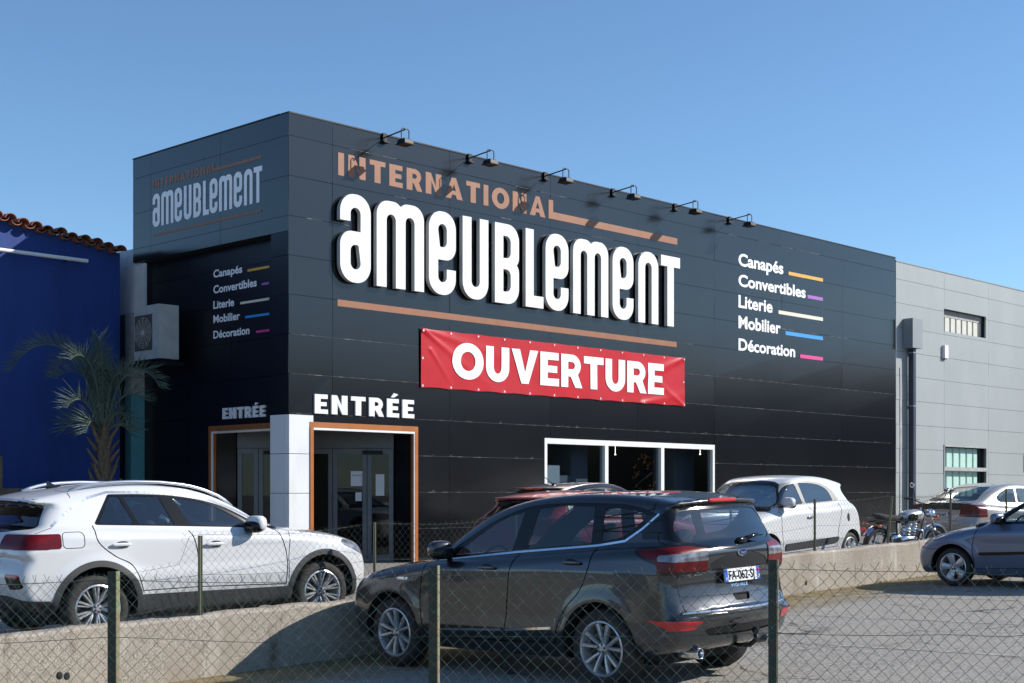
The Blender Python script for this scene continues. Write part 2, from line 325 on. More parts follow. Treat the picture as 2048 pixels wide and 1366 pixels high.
# ================================================================ ground
def ground_mat(name, c1, c2, c3, speck, moss=False):
    m = bpy.data.materials.new(name); m.use_nodes = True; nt = m.node_tree; p = nt.nodes['Principled BSDF']; p.inputs['Roughness'].default_value = .85; p.inputs['Specular IOR Level'].default_value = .3
    g = nt.nodes.new('ShaderNodeNewGeometry'); L = nt.links.new
    def noise(sc, de, ro=.6):
        n = nt.nodes.new('ShaderNodeTexNoise'); n.inputs['Scale'].default_value = sc; n.inputs['Detail'].default_value = de; n.inputs['Roughness'].default_value = ro; L(g.outputs['Position'], n.inputs['Vector']); return n.outputs['Fac']
    def rng(v, a, b):
        r = nt.nodes.new('ShaderNodeMapRange'); r.inputs['From Min'].default_value = a; r.inputs['From Max'].default_value = b; L(v, r.inputs['Value']); return r.outputs[0]
    def mix(f, a, b):
        x = nt.nodes.new('ShaderNodeMix'); x.data_type = 'RGBA'; L(f, x.inputs[0])
        for k, c in ((6, a), (7, b)):
            if isinstance(c, tuple): x.inputs[k].default_value = (*c, 1)
            else: L(c, x.inputs[k])
        return x.outputs[2]
    v = nt.nodes.new('ShaderNodeTexVoronoi'); v.inputs['Scale'].default_value = speck; L(g.outputs['Position'], v.inputs['Vector'])
    sep = nt.nodes.new('ShaderNodeSeparateColor'); L(v.outputs['Color'], sep.inputs[0])
    base = mix(rng(sep.outputs[0], .30, .55), c1, c2)
    base = mix(rng(noise(.55, 6), .42, .75), base, c3)
    dark = mix(rng(noise(2.3, 8, .7), .60, .68), base, tuple(x * .45 for x in c1))
    cur = mix(rng(noise(7, 5), .68, .74), base, dark)
    st = mix(rng(noise(.28, 5, .65), .56, .72), cur, tuple(x * .68 for x in c2)) 
    # fine branching cracks and old oil spots
    dn = nt.nodes.new('ShaderNodeTexNoise'); dn.inputs['Scale'].default_value = 1.6; dn.inputs['Detail'].default_value = 5; L(g.outputs['Position'], dn.inputs['Vector'])
    va = nt.nodes.new('ShaderNodeVectorMath'); va.operation = 'MULTIPLY_ADD'; va.inputs[1].default_value = (.9, .9, .9); L(dn.outputs['Color'], va.inputs[0]); L(g.outputs['Position'], va.inputs[2])
    vc = nt.nodes.new('ShaderNodeTexVoronoi'); vc.feature = 'DISTANCE_TO_EDGE'; vc.inputs['Scale'].default_value = .42; L(va.outputs[0], vc.inputs['Vector'])
    cm = nt.nodes.new('ShaderNodeMath'); cm.operation = 'MULTIPLY'; L(rng(vc.outputs['Distance'], .012, .004), cm.inputs[0]); L(rng(noise(.7, 3), .45, .6), cm.inputs[1])
    st = mix(cm.outputs[0], st, tuple(x * .35 for x in c1))
    st = mix(rng(noise(.9, 3, .4), .66, .74), st, tuple(x * .62 for x in c2))
    if moss:      # sand and dry moss washed up along the foot of the wall
        dt = nt.nodes.new('ShaderNodeVectorMath'); dt.operation = 'DOT_PRODUCT'; dt.inputs[1].default_value = (N[0], N[1], 0); L(g.outputs['Position'], dt.inputs[0])
        ma = nt.nodes.new('ShaderNodeMath'); ma.operation = 'MULTIPLY_ADD'; ma.inputs[1].default_value = -1.0; ma.inputs[2].default_value = WALL_N; L(dt.outputs['Value'], ma.inputs[0])   # -(distance from the wall)
        mb_ = nt.nodes.new('ShaderNodeMath'); mb_.operation = 'MULTIPLY_ADD'; mb_.inputs[1].default_value = 3.0; L(noise(1.3, 7, .7), mb_.inputs[0]); L(ma.outputs[0], mb_.inputs[2])
        mc = nt.nodes.new('ShaderNodeMath'); mc.operation = 'MULTIPLY_ADD'; mc.inputs[1].default_value = .9; L(noise(14, 6, .7), mc.inputs[0]); L(mb_.outputs[0], mc.inputs[2])
        sand = mix(rng(noise(5, 8, .7), .35, .65), (.115, .09, .04), (.30, .235, .13))
        st = mix(rng(mc.outputs[0], .35, 1.15), st, sand)
    L(st, p.inputs['Base Color'])
    b = nt.nodes.new('ShaderNodeBump'); b.inputs['Strength'].default_value = .7; b.inputs['Distance'].default_value = .006; L(v.outputs['Distance'], b.inputs['Height']); L(b.outputs[0], p.inputs['Normal'])
    return m
M['asphalt'] = ground_mat('worn_asphalt', (.155, .147, .133), (.385, .362, .325), (.34, .312, .268), 58, True)
M['asphalt_up'] = ground_mat('dusty_asphalt', (.12, .115, .105), (.34, .32, .29), (.27, .25, .22), 60)
M['road_paint'] = pm('worn_road_paint', (.46, .45, .43), .8, col2=(.25, .235, .21), scale=6, detail=9, contrast=(.40, .54))
M['moss'] = pm('dry_moss_and_sand', (.36, .27, .13), .95, col2=(.20, .155, .06), scale=6, detail=8, bump=.8, bscale=40, contrast=(.3, .7))
def sheet(name, a_s, n_s, zf, mat, kind='structure', dz=0.):
    vs = []; fs = []; na, nn = len(a_s), len(n_s)
    for a in a_s:
        for n in n_s: p = an(a, n); vs.append((p[0], p[1], float(zf(a, n)) + dz))
    for i in range(na - 1):
        for j in range(nn - 1): fs.append((i * nn + j, i * nn + j + 1, (i + 1) * nn + j + 1, (i + 1) * nn + j))
    o = mesh_obj(name, vs, fs, mat); tag(o, kind=kind); return o
AS = [-900, -200, -30] + list(range(-26, 46, 4)) + [45, 60, 200, 900]
NS = [WALL_N - .1, -8, -4, 0, 4, 10, 60, 900]
sheet('car_park_ground', AS, NS, lot_z_an, M['asphalt'])
sheet('upper_forecourt_ground', [-900, -200, -40, 5, 7, 9.5, 14, 20.5, 28, 60, 200, 900], [-900, -200, -60, -30, -19, WALL_N - .1], lambda a, n: up_z_an(a), M['asphalt_up'])
def strip(name, pts, zf, mat, kind, dz):
    """irregular strip given as rows ((a0,n0),(a1,n1)) across"""
    vs = []; fs = []
    for (a0, n0), (a1, n1) in pts:
        for a, n in ((a0, n0), (a1, n1)): p = an(a, n); vs.append((p[0], p[1], float(zf(a, n)) + dz))
    for i in range(len(pts) - 1): fs.append((2 * i, 2 * i + 1, 2 * i + 3, 2 * i + 2))
    o = mesh_obj(name, vs, fs, mat); tag(o, kind=kind); return o
def stall(a, n0, n1, w=.09): return [((a - w / 2, n0 + (n1 - n0) * k / 12), (a + w / 2, n0 + (n1 - n0) * k / 12)) for k in range(13)]
def lot_hit(px, py):
    d = np.array([(px - CX) / FPX, 1, -(py - HY) / FPX]); k = 5.
    for _ in range(60): k = k - (EYE + d[2] * k - lot_z(d[0] * k, k)) / (d[2] - .0064)
    return to_an(d[0] * k, k)
for px, py in ((1612, 1188), (1580, 1229), (1562, 1284), (1900, 1163)):
    a0, n0 = lot_hit(px, py); strip('parking_line', stall(a0, max(n0, WALL_N + .6), n0 + 4.6), lot_z_an, M['road_paint'], 'structure', .004)

# ================================================================ low retaining wall
def wall_mat():
    m = bpy.data.materials.new('roughcast'); m.use_nodes = True; nt = m.node_tree; p = nt.nodes['Principled BSDF']; p.inputs['Roughness'].default_value = .92; L = nt.links.new
    g = nt.nodes.new('ShaderNodeNewGeometry')
    def noise(sc, de, mul=(1, 1, 1)):
        q = nt.nodes.new('ShaderNodeVectorMath'); q.operation = 'MULTIPLY'; q.inputs[1].default_value = mul; L(g.outputs['Position'], q.inputs[0])
        n = nt.nodes.new('ShaderNodeTexNoise'); n.inputs['Scale'].default_value = sc; n.inputs['Detail'].default_value = de; n.inputs['Roughness'].default_value = .65; L(q.outputs[0], n.inputs['Vector']); return n.outputs['Fac']
    def rng(v, a, b):
        r = nt.nodes.new('ShaderNodeMapRange'); r.inputs['From Min'].default_value = a; r.inputs['From Max'].default_value = b; L(v, r.inputs['Value']); return r.outputs[0]
    def mix(f, a, b):
        x = nt.nodes.new('ShaderNodeMix'); x.data_type = 'RGBA'; L(f, x.inputs[0])
        for k, c in ((6, a), (7, b)):
            if isinstance(c, tuple): x.inputs[k].default_value = (*c, 1)
            else: L(c, x.inputs[k])
        return x.outputs[2]
    c0 = mix(rng(noise(70, 8), .36, .64), (.17, .145, .115), (.52, .465, .40))
    c = mix(rng(noise(2.2, 6, (1, 1, .5)), .46, .75), c0, (.42, .365, .30))
    c = mix(rng(noise(3.5, 7, (1, 1, .25)), .57, .70), c, (.52, .485, .43))
    c = mix(rng(noise(1.1, 8, (1, 1, .7)), .50, .72), c, (.25, .21, .165))
    c = mix(rng(noise(4.7, 7, (1, 1, .3)), .60, .74), c, (.15, .115, .075))
    L(c, p.inputs['Base Color'])
    b = nt.nodes.new('ShaderNodeBump'); b.inputs['Strength'].default_value = .8; b.inputs['Distance'].default_value = .010; L(noise(75, 6), b.inputs['Height']); L(b.outputs[0], p.inputs['Normal'])
    return m
M['roughcast'] = wall_mat()
vs = []; fs = []; n_st = 300
for i in range(n_st + 1):
    a = -14 + 50 * i / n_st; wv = .007 * math.sin(a * 3.1) + .004 * math.sin(a * 7.7 + 1); j = [wv + rnd.uniform(-.007, .007) for _ in range(4)]
    for n, z in ((WALL_N, -1.6), (WALL_N, wall_z_an(a) - .03 + j[0]), (WALL_N - .02, wall_z_an(a) + j[1]), (WALL_N - WALL_T + .02, wall_z_an(a) + j[2]), (WALL_N - WALL_T, wall_z_an(a) - .03), (WALL_N - WALL_T, -1.6)):
        p = an(a, n); vs.append((p[0], p[1], z))
for i in range(n_st):
    for j in range(5): fs.append((i * 6 + j, i * 6 + j + 1, i * 6 + j + 7, i * 6 + j + 6))
fs += [tuple(range(5, -1, -1)), tuple(n_st * 6 + k for k in range(6))]
wl = mesh_obj('low_wall', vs, fs, M['roughcast']); tag(wl, 'low rough beige concrete wall carrying a wire fence behind the parked cars', 'wall')

for px, py in ((119, 1351), (134, 1352), (1612, 1166)):      # weep holes
    u = (px - CX) / FPX; Z = WALL_N / (u * N[0] + N[1]); p = Vector((u * Z, Z, EYE - (py - HY) * Z / FPX)); mb = MB(); mb.blob(p, (.03, .012, .035), 2.3, 12, 8, Matrix.Rotation(ANG, 3, 'Z')); mb.build('weep_hole', M['joint'], wl)

# ================================================================ the black furniture shop
store = empty('furniture_store', (*CORNER, up_z(*CORNER)), 'black panelled shop building with a tall white rounded sign and a red banner', 'building')
H_TOP = 8.106; L_F, L_L = 20.66, 4.94
JT = [0, .95] + [.95 + 2.82 * k for k in range(1, 7)] + [L_F]
JZ = [H_TOP, 7.727, 7.046, 6.367, 5.697, 5.032] + [5.032 - .6735 * k for k in range(1, 8)]
def rect_sub(rects, hole):
    out = []; h0, h1, g0, g1 = hole
    for x0, x1, z0, z1 in rects:
        if h1 <= x0 or h0 >= x1 or g1 <= z0 or g0 >= z1: out.append((x0, x1, z0, z1)); continue
        if h0 > x0: out.append((x0, h0, z0, z1))
        if h1 < x1: out.append((h1, x1, z0, z1))
        c0, c1 = max(x0, h0), min(x1, h1)
        if g0 > z0: out.append((c0, c1, z0, g0))
        if g1 < z1: out.append((c0, c1, g1, z1))
    return out
def panels(mb, P, ts, zs, holes, d0, d1, gap=.0035, jit=.0036):
    for i in range(len(ts) - 1):
        for j in range(len(zs) - 1):
            z1, z0 = zs[j], zs[j + 1]; rs = [(ts[i] + gap, ts[i + 1] - gap, z0 + gap, z1 - gap)]
            for h in holes: rs = rect_sub(rs, h)
            j4 = [rnd.uniform(-jit, jit) for _ in range(4)]; w, hh = ts[i + 1] - ts[i], z1 - z0
            def dd(t, z):
                u, v = (t - ts[i]) / w, (z - z0) / hh
                return d1 + (j4[0] * (1 - u) + j4[1] * u) * (1 - v) + (j4[2] * (1 - u) + j4[3] * u) * v
            for t0, t1, y0, y1 in rs:
                if t1 - t0 < .01 or y1 - y0 < .01: continue
                mb.hexa([P(t0, y0, d0), P(t1, y0, d0), P(t1, y0, dd(t1, y0)), P(t0, y0, dd(t0, y0)), P(t0, y1, d0), P(t1, y1, d0), P(t1, y1, dd(t1, y1)), P(t0, y1, dd(t0, y1))])
COLW = .50; COLTOP = 2.99; DOOR_R = 2.93; DOOR_TOP = 2.80
DOOR_L = left(420, 900, -.22)[0]; WIN = (6.40, 12.22, .75, 2.763)
holes_f = [(0, COLW, -1, COLTOP), (COLW - .01, DOOR_R, -1, DOOR_TOP), WIN]
clad = MB(); panels(clad, FP, JT, JZ, holes_f, -.03, 0.)
FAS_Z = left(543, 468)[1]
mb = MB(); TL = [0, 2.0, 4.3, L_L]
panels(mb, LP, TL, [z for z in JZ if z > FAS_Z + .2] + [FAS_Z], [], -.03, 0., jit=.001); mb.build('fascia_cladding', M['black_cladding'], store)
mb = MB(); REC = .22
panels(mb, LP, [COLW, 2.0, 3.4, 4.6], [FAS_Z] + [z for z in JZ if z < FAS_Z - .1], [(COLW - .01, DOOR_L, -1, DOOR_TOP)], -.03 - REC, -REC)
panels(mb, LP, [0.0, COLW], [FAS_Z] + [z for z in JZ if z < FAS_Z - .1], [(0, COLW, -1, COLTOP)], -.03, 0.)
mb.build('side_cladding', M['side_cladding'], store)
# carcass behind the panels: walls with the same openings, soffit, roof
mb = MB()
for t0, t1, z0, z1 in sum([rect_sub(rect_sub([r], (0, DOOR_R, -2, DOOR_TOP)), WIN) for r in [(0, L_F, -.3, H_TOP - .02)]], []): mb.fbox(t0 + .036, t1 - .002, z0, z1, -.2, -.036)
mb.fbox(.24, L_L - .01, FAS_Z + .01, H_TOP - .02, -.16, -.034, LP)
for t0, t1, z0, z1 in rect_sub([(COLW, L_L - .3, -.3, FAS_Z - .004)], (0, DOOR_L, -2, DOOR_TOP)): mb.fbox(t0 + .004, t1, z0, z1, -.36, -.036 - REC, LP)
mb.fbox(.25, L_F - .02, 7.2, 7.3, -L_L + .1, -.21)
mb.build('backing_wall', M['joint'], store)
mb = MB(); mb.fbox(0, L_F, H_TOP + .001, H_TOP + .025, -.22, .012); mb.fbox(.23, L_L, H_TOP + .002, H_TOP + .025, -.22, .012, LP); mb.build('parapet_trim', M['dark_metal'], store)
mb = MB(); mb.fbox(COLW + .002, L_L - .01, FAS_Z - .0025, FAS_Z + .004, -REC - .2, -.032, LP); mb.build('soffit', M['joint'], store)
# worn bright joints and screws low on the front, painted glints higher up
mb = clad; mb.cur = 1
for z in JZ[1:]:
    x = 0.05
    while x < L_F - .3:
        ln = rnd.uniform(.15, 1.1)
        if rnd.random() < (1.0 if z < 4.6 else .22):
            seg = [(x, min(x + ln, L_F - .05), z - .0025, z + .0025)]
            for h in holes_f: seg = rect_sub(seg, h)
            for t0, t1, a0, a1 in seg:
                if t1 - t0 > .03: mb.fbox(t0, t1, a0, a1, -.012, .0008 + rnd.uniform(0, .001))
        x += ln + (rnd.uniform(.0, .02) if z < 4.6 else rnd.uniform(.05, .6))
for z in JZ[6:-1]:
    for k in range(46):
        t = .2 + k * .45
        if not (WIN[0] - .1 < t < WIN[1] + .1 and z < WIN[3]) and t > 3.1 and rnd.random() < .6: mb.fbox(t - .008, t + .008, z + .018, z + .034, 0.0015, .004)
mb.build('front_cladding', [M['black_cladding'], M['scuff_glint']], store)
# white corner column
mb = MB(); zc = [COLTOP, 2.32, 1.645, .97, .30]
for z1, z0 in zip(zc[:-1], zc[1:]):
    mb.fbox(.004, COLW + .02 if z1 > 2.9 else COLW - .02, z0 + .005, z1 - .004, -.06, .012); mb.fbox(.055, COLW, z0 + .005, z1 - .004, -.06, .012, LP)
mb.cur = 1; mb.fbox(.06, COLW - .025, .2, COLTOP - .02, -COLW + .02, -.06)
mb.build('corner_column', [M['white_panel'], M['joint']], store)
# entrance: orange portals, white inner edge, reveals, diagonal glazed doors
ent_z = up_z(*CORNER) + .02
mb = MB()
for P, T, dd in ((FP, DOOR_R, 0.), (LP, DOOR_L, -REC)):
    mb.fbox(COLW - .06, T + .02, DOOR_TOP - .02, DOOR_TOP + .075, -.1 + dd, .02 + dd, P); mb.fbox(T - .055, T + .018, ent_z, DOOR_TOP - .02, -.1 + dd, .02 + dd, P); mb.cut()
mb.fbox(COLW - .055, COLW + .015, ent_z, DOOR_TOP - .02, -.055, .03)
mb.build_each('entrance_portal', M['orange'], store)
mb = MB()
for P, T, dd in ((FP, DOOR_R, 0.), (LP, DOOR_L, -REC)):
    mb.fbox(COLW + .02, T - .06, DOOR_TOP - .06, DOOR_TOP - .022, -.09 + dd, .017 + dd, P); mb.fbox(T - .075, T - .057, ent_z, DOOR_TOP - .06, -.02 + dd, .015 + dd, P); mb.cut()
mb.build_each('portal_edge_strip', M['white_paint'], store)
mb = MB(); D0 = .55
mb.fbox(DOOR_R - .08, DOOR_R - .04, ent_z, DOOR_TOP, -D0, -.1); mb.cut(); mb.fbox(DOOR_L - .08, DOOR_L - .04, ent_z, DOOR_TOP, -D0 - REC, -.1 - REC, LP)
mb.build_each('entrance_reveal', M['black_cladding'], store)
pR = Vector(FP(DOOR_R - .08, 0, -D0)); pL = Vector(LP(DOOR_L - .08, 0, -D0 - REC))
mb = MB(); pc = Vector((*CORNER, 0)); top = DOOR_TOP - .005
mb.add([Vector(FP(.1, top, -.1)), Vector(FP(DOOR_R, top, -.1)), Vector(FP(DOOR_R, top, -2.4)), Vector(FP(.1, top, -2.4))], [(0, 1, 2, 3)]); mb.build('entrance_ceiling', M['interior_mid'], store)
def chord(u, z, d=0.):     # along the doors from the left reveal to the right one, d towards the street
    p = pL.lerp(pR, u); nn = (pR - pL).cross(Vector((0, 0, 1))).normalized(); q = p + nn * d; return (q.x, q.y, z)
WCH = (pR - pL).length
leafs = [(.0, .135, 'fixed'), (.135, .40, 'leaf'), (.40, .61, 'leaf'), (.61, .83, 'leaf'), (.83, 1., 'leaf')]
for u0, u1, kd in leafs:
    mb = MB(); fw = .085 / WCH; z1 = 2.48; zb = ent_z
    mb.fbox(u0 + .002, u0 + fw, zb, z1, -.03, .03, chord); mb.fbox(u1 - fw, u1 - .002, zb, z1, -.03, .03, chord); mb.fbox(u0 + fw, u1 - fw, z1 - .1, z1, -.03, .03, chord); mb.fbox(u0 + fw, u1 - fw, zb, zb + .14, -.03, .03, chord)
    dr = mb.build('entrance_door', M['alu'], store)
    mb = MB(); mb.fbox(u0 + fw, u1 - fw, zb + .14, z1 - .1, -.004, .004, chord); mb.build('pane', M['shop_glass'], dr)
    if kd == 'leaf' and .3 < u1 < .9:
        mb = MB(); mb.fbox(u1 - fw * .75, u1 - fw * .35, 1.25, 1.62, .03, .065, chord); mb.build('door_handle', M['alu'], dr)
mb = MB(); mb.fbox(0, 1, 2.49, DOOR_TOP - .01, -.03, .03, chord); mb.build('door_header', M['alu'], store)
mb = MB(); mb.fbox(.80, .93, 2.37, 2.44, .03, .09, chord); mb.cut(); mb.fbox(.17, .32, 2.37, 2.44, .03, .09, chord); mb.build_each('door_closer', M['dark_metal'], store)
mb = MB(); mb.fbox(.725, .80, 1.78, 2.06, .006, .012, chord); mb.cut(); mb.fbox(.885, .94, 1.6, 2.0, .006, .012, chord); mb.cut(); mb.fbox(.755, .795, 1.5, 1.66, .006, .012, chord); mb.build_each('door_notice', M['paper'], store)
text_on('notice_mark', 'Entrée', chord, .735, .79, 1.97, 1.995, M['dark_metal'], store, .01, d=.0135)
# shop window
ZW = WIN[2]; mb = MB(); w = .075; T0, T1, Z1 = WIN[0], WIN[1], WIN[3]
mb.fbox(T0, T1, Z1 - .11, Z1, -.12, .02); mb.fbox(T0, T1, ZW, ZW + .09, -.12, .03); mb.fbox(T0, T0 + w, ZW + .09, Z1 - .11, -.12, .02); mb.fbox(T1 - w, T1, ZW + .09, Z1 - .11, -.12, .02)
m1, m2 = front(1212, 882)[0], front(1324, 886)[0]
for m_ in (m1, m2): mb.fbox(m_ - .055, m_ + .055, ZW + .09, Z1 - .11, -.12, .02)
wf = mb.build('shop_window', M['white_paint'], store)
for a_, b_ in ((T0 + w, m1 - .055), (m1 + .055, m2 - .055), (m2 + .055, T1 - w)):
    mb = MB(); mb.fbox(a_, b_, ZW + .09, Z1 - .11, -.066, -.058); mb.build('pane', M['shop_glass'], wf)
# sales floor seen through the glass
mb = MB(); gz = ent_z
RD = -4.7
mb.fbox(.4, L_F - .3, gz - .06, gz, RD, -.21); mb.fbox(.4, L_F - .3, 3.6, 3.7, RD, -.21); mb.fbox(.4, L_F - .3, gz, 3.6, RD - .06, RD)
mb.fbox(L_F - .35, L_F - .25, gz, 3.6, RD, -.21); mb.fbox(.36, .4, gz, 3.6, RD, -2.9); mb.build('sales_room', M['interior'], store)
mb = MB(); mb.fbox(8.0, 8.55, gz, 3.6, -1.3, -.7); mb.cut(); mb.fbox(11.6, 12.4, gz, 3.6, -1.3, -.7); mb.build_each('inner_pillar', M['interior_mid'], store)
cab = MB(); cab.fbox(6.6, 7.15, gz, 2.22, -.75, -.25); o = cab.build('display_cabinet', M['white_paint']); tag(o, 'tall white cabinet standing just inside the shop window', 'cabinet')
cab = MB(); cab.fbox(7.3, 7.95, gz, 2.02, -1.2, -.5); o = cab.build('display_cabinet', M['interior_mid']); tag(o, 'dim grey cabinet beside the white one inside the shop window', 'cabinet')
q_ = random.Random(31); mb = MB()
for k in range(16):
    t, d = q_.uniform(1.5, 19), q_.uniform(-4.3, -2.2); p = FP(t, 2.70 + q_.uniform(-.1, .2), d); mb.lathe([(0, 0), (.022, 0), (.014, .02)], p, (0, 0, 1), 10); mb.tube([(p[0], p[1], p[2] + .03), (p[0], p[1], 3.6)], .004, 4); mb.cut()
mb.build_each('hanging_bulb', pm('spot_glow', (.8, .7, .5), .5, emis=((1, .86, .62), 12.)), store)
for t, d, w_, mt in ((7.4, -3.6, .5, 'interior_mid'), (9.0, -3.0, .3, 'wood'), (9.6, -4.2, 1.4, 'hopper_grey'), (11.0, -3.2, .35, 'interior_mid'), (5.2, -3.8, 1.2, 'wood')):
    mb = MB(); mb.fbox(t, t + w_, gz, 3.55, d - .1, d); mb.build('inner_partition', M[mt], store)
def lamp_figure():
    mb = MB(); c0 = 10.75
    for k in range(70):
        th = rnd.uniform(0, 2 * math.pi); rr = rnd.uniform(.7, 1.); x = math.cos(th) * .34 * rr; z = math.sin(th) * .55 * rr
        p = Vector(FP(c0 + x, 2.0 + z, -.9 + rnd.uniform(-.12, .12))); s_ = .005
        mb.box(p.x - s_, p.x + s_, p.y - s_, p.y + s_, p.z - s_, p.z + s_)
    o = mb.build('bulb_string', pm('bulb_glow', (.8, .4, .1), .5, emis=((1, .40, .12), .5))); tag(o, 'oval of tiny orange light bulbs hanging in the shop window', 'lights')
lamp_figure()
# ---- lettering and bars on the two facades (vinyl, lies on the panels)
def word_f(txt, xl, yt, yb, xr, bold=.029, P=FP, sv=front, mat='white_vinyl', off=0., name='lettering', spacing=1.0):
    t0, zt = sv(xl, yt, off); _, zb = sv(xl, yb, off); t1, _ = sv(xr, yb, off)
    return text_on(name, txt, lambda u, z, d: P(u, z, d + off), t0, t1, zb, zt, M[mat], store, bold, spacing, d=.006)
def bar_f(xl, yt, yb, xr, mat, P=FP, sv=front, off=0., yt2=None):
    t0, z1 = sv(xl, yt, off); _, z0 = sv(xl, yb, off); t1, _ = sv(xr, yb, off); mb = MB(); mb.fbox(min(t0, t1), max(t0, t1), z0, z1, off + .0015, off + .007, P); return mb.build('colour_bar', M[mat], store)
for txt, xr, yt, yb in (('Canapés', 1566.3, 506, 531), ('Convertibles', 1610.9, 548, 572), ('Literie', 1544.6, 589.6, 614.9), ('Mobilier', 1561, 630.9, 656.2), ('Décoration', 1590, 676.4, 700.5)): word_f(txt, 1476.6, yt, yb, xr)
for xl, yt, yb, mt in ((1576.8, 543, 549.8, 'yellow'), (1614.6, 589.6, 596.4, 'purple'), (1556.6, 620.4, 627.6, 'cream'), (1570.7, 662.3, 669.8, 'blue'), (1600, 708.6, 715.8, 'pink')): bar_f(xl, yt, yb, 1645.4, mt)
# on the shaded face u runs away from the corner, so the lettering is mapped mirrored
def word_l(txt, xl, yt, yb, xr, bold=.029, off=-REC, mat='white_vinyl', spacing=1.):
    t0, zt = left(xl, yt, off); _, zb = left(xl, yb, off); t1, _ = left(xr, yb, off)
    return text_on('lettering', txt, lambda u, z, d: LP(-u, z, d + off), -t0, -t1, zb, zt, M[mat], store, bold, spacing, d=.006)
for txt, xr, yt, yb in (('Canapés', 484.9, 540.5, 556), ('Convertibles', 514, 571.5, 587.5), ('Literie', 468.8, 602.5, 618.3), ('Mobilier', 480.5, 631, 646.7), ('Décoration', 499.5, 662, 677.7)): word_l(txt, 427.2, yt, yb, xr)
for xl, yt, yb, mt in ((495.7, 539, 543.8, 'yellow'), (523.8, 566.2, 570.8, 'purple'), (481, 604.3, 609, 'cream'), (491, 632.2, 636.9, 'blue'), (512.7, 661.5, 666.2, 'pink')): bar_f(xl, yt, yb, 539, mt, LP, left, -REC)
# INTERNATIONAL + lines
def caps(sv, P, xl, yt, yb, xr, mir, off, txt, mat, parent, name='lettering', **k):
    t0, zt = sv(xl, yt, off); _, zb = sv(xl, yb, off); t1, _ = sv(xr, yb, off); f = (lambda u, z, d: P(-u, z, d + off)) if mir else (lambda u, z, d: P(u, z, d + off))
    return block_on(name, txt, f, -t0 if mir else t0, -t1 if mir else t1, zb, zt, M[mat], parent, **k)
caps(front, FP, 676, 304.4, 349.8, 1090.5, False, 0., 'INTERNATIONA', 'copper', store, track=.22, st=.31)
def ell_bar(sv, P, x0, x1, yt, yb, xr, th, mir=False):
    t0, zt = sv(x0, yt); t1, _ = sv(x1, yt); _, zb = sv(x0, yb); t2, _ = sv(xr, yb); q = lambda a, b: (min(a, b), max(a, b)); mb = MB()
    mb.fbox(*q(t0, t1), zb, zt, .0015, .007, P); mb.fbox(*q(t1, t2), zb, zb + th, .0015, .007, P); mb.build('copper_line', M['copper'], store)
ell_bar(front, FP, 1096.6, 1105.8, 399, 436.5, 1354.2, .145)
bar_f(674.6, 598.7, 612, 1353, 'copper')
caps(left, LP, 306, 361.5, 377.4, 423.6, True, 0., 'INTERNATIONA', 'copper', store, track=.22, st=.31)
ell_bar(left, LP, 425.6, 429, 327.5, 343.5, 523.6, .052)
bar_f(307.3, 469, 473.2, 522.7, 'copper', LP, left)
# ---- the big raised letters
SIGN_D0, SIGN_D1 = .035, .125
sign = empty('shop_sign', FP(4.5, 5.2, 0), 'row of big raised white rounded letters on the sunlit black facade', 'sign')
LET = [('a', 680.4, 741.5), ('m', 753.6, 848), ('e', 858, 911.7), ('U', 925.5, 976.7), ('B', 990, 1038), ('L', 1051.5, 1087), ('e', 1091.3, 1137), ('m', 1146.4, 1216.6), ('e', 1225.3, 1267), ('n', 1276.8, 1316.6), ('T', 1322.3, 1360)]
SZ1 = .5 * (front(708, 386.4, SIGN_D1)[1] + front(1340, 514, SIGN_D1)[1]); SZ0 = .5 * (front(708, 567, SIGN_D1)[1] + front(1341, 651, SIGN_D1)[1]); SH = SZ1 - SZ0
for ch, x0, x1 in LET:
    t0, t1 = front(x0, 500, SIGN_D1)[0], front(x1, 500, SIGN_D1)[0]; w = (t1 - t0) / SH; s_ = .232 / SH
    vs, fs = glyph_mesh(ch, w, s_, 1.)
    pts = [FP(t0 + x * SH, SZ0 + y * SH, SIGN_D0 + (SIGN_D1 - SIGN_D0) * (z + .5)) for x, y, z in vs]
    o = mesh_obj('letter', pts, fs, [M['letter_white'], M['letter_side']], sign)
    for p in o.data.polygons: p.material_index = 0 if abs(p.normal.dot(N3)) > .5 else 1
# the flat copy on the shaded fascia
lt0, lt1 = left(306, 420)[0], left(524.7, 400)[0]; ltot = lt0 - lt1
lz1 = .5 * (left(314, 388)[1] + left(520, 331.5)[1]); lz0 = .5 * (left(314, 455)[1] + left(519, 402.7)[1]); lh = lz1 - lz0
ftot = front(1360, 500)[0] - front(680.4, 500)[0]
for ch, x0, x1 in LET:
    u0 = (front(x0, 500)[0] - front(680.4, 500)[0]) / ftot * ltot; u1 = (front(x1, 500)[0] - front(680.4, 500)[0]) / ftot * ltot
    vs, fs = glyph_mesh(ch, (u1 - u0) / lh, .232 / SH * ltot / ftot * SH / lh * 1.02, 1.)
    mesh_obj('lettering', [LP(lt0 - u0 - x * lh, lz0 + y * lh, .0015 + .0055 * (z + .5)) for x, y, z in vs], fs, M['white_vinyl'], store)
# ENTREE signs
def entree(P, sv, xl, yt, yb, xr, off, lab, mir):
    o = caps(sv, P, xl, yt, yb, xr, mir, off, 'ENTRÉE', 'letter_white', None, 'entrance_sign', track=.22, depth=.03, st=.31); tag(o, lab, 'sign')
entree(FP, front, 627.2, 788, 826.7, 826.2, 0., 'white raised ENTRÉE lettering in the sun above the orange doorway', False)
entree(LP, left, 447.7, 816.6, 838.6, 533.2, -REC, 'dimmer white ENTRÉE lettering on the shaded side wall', True)
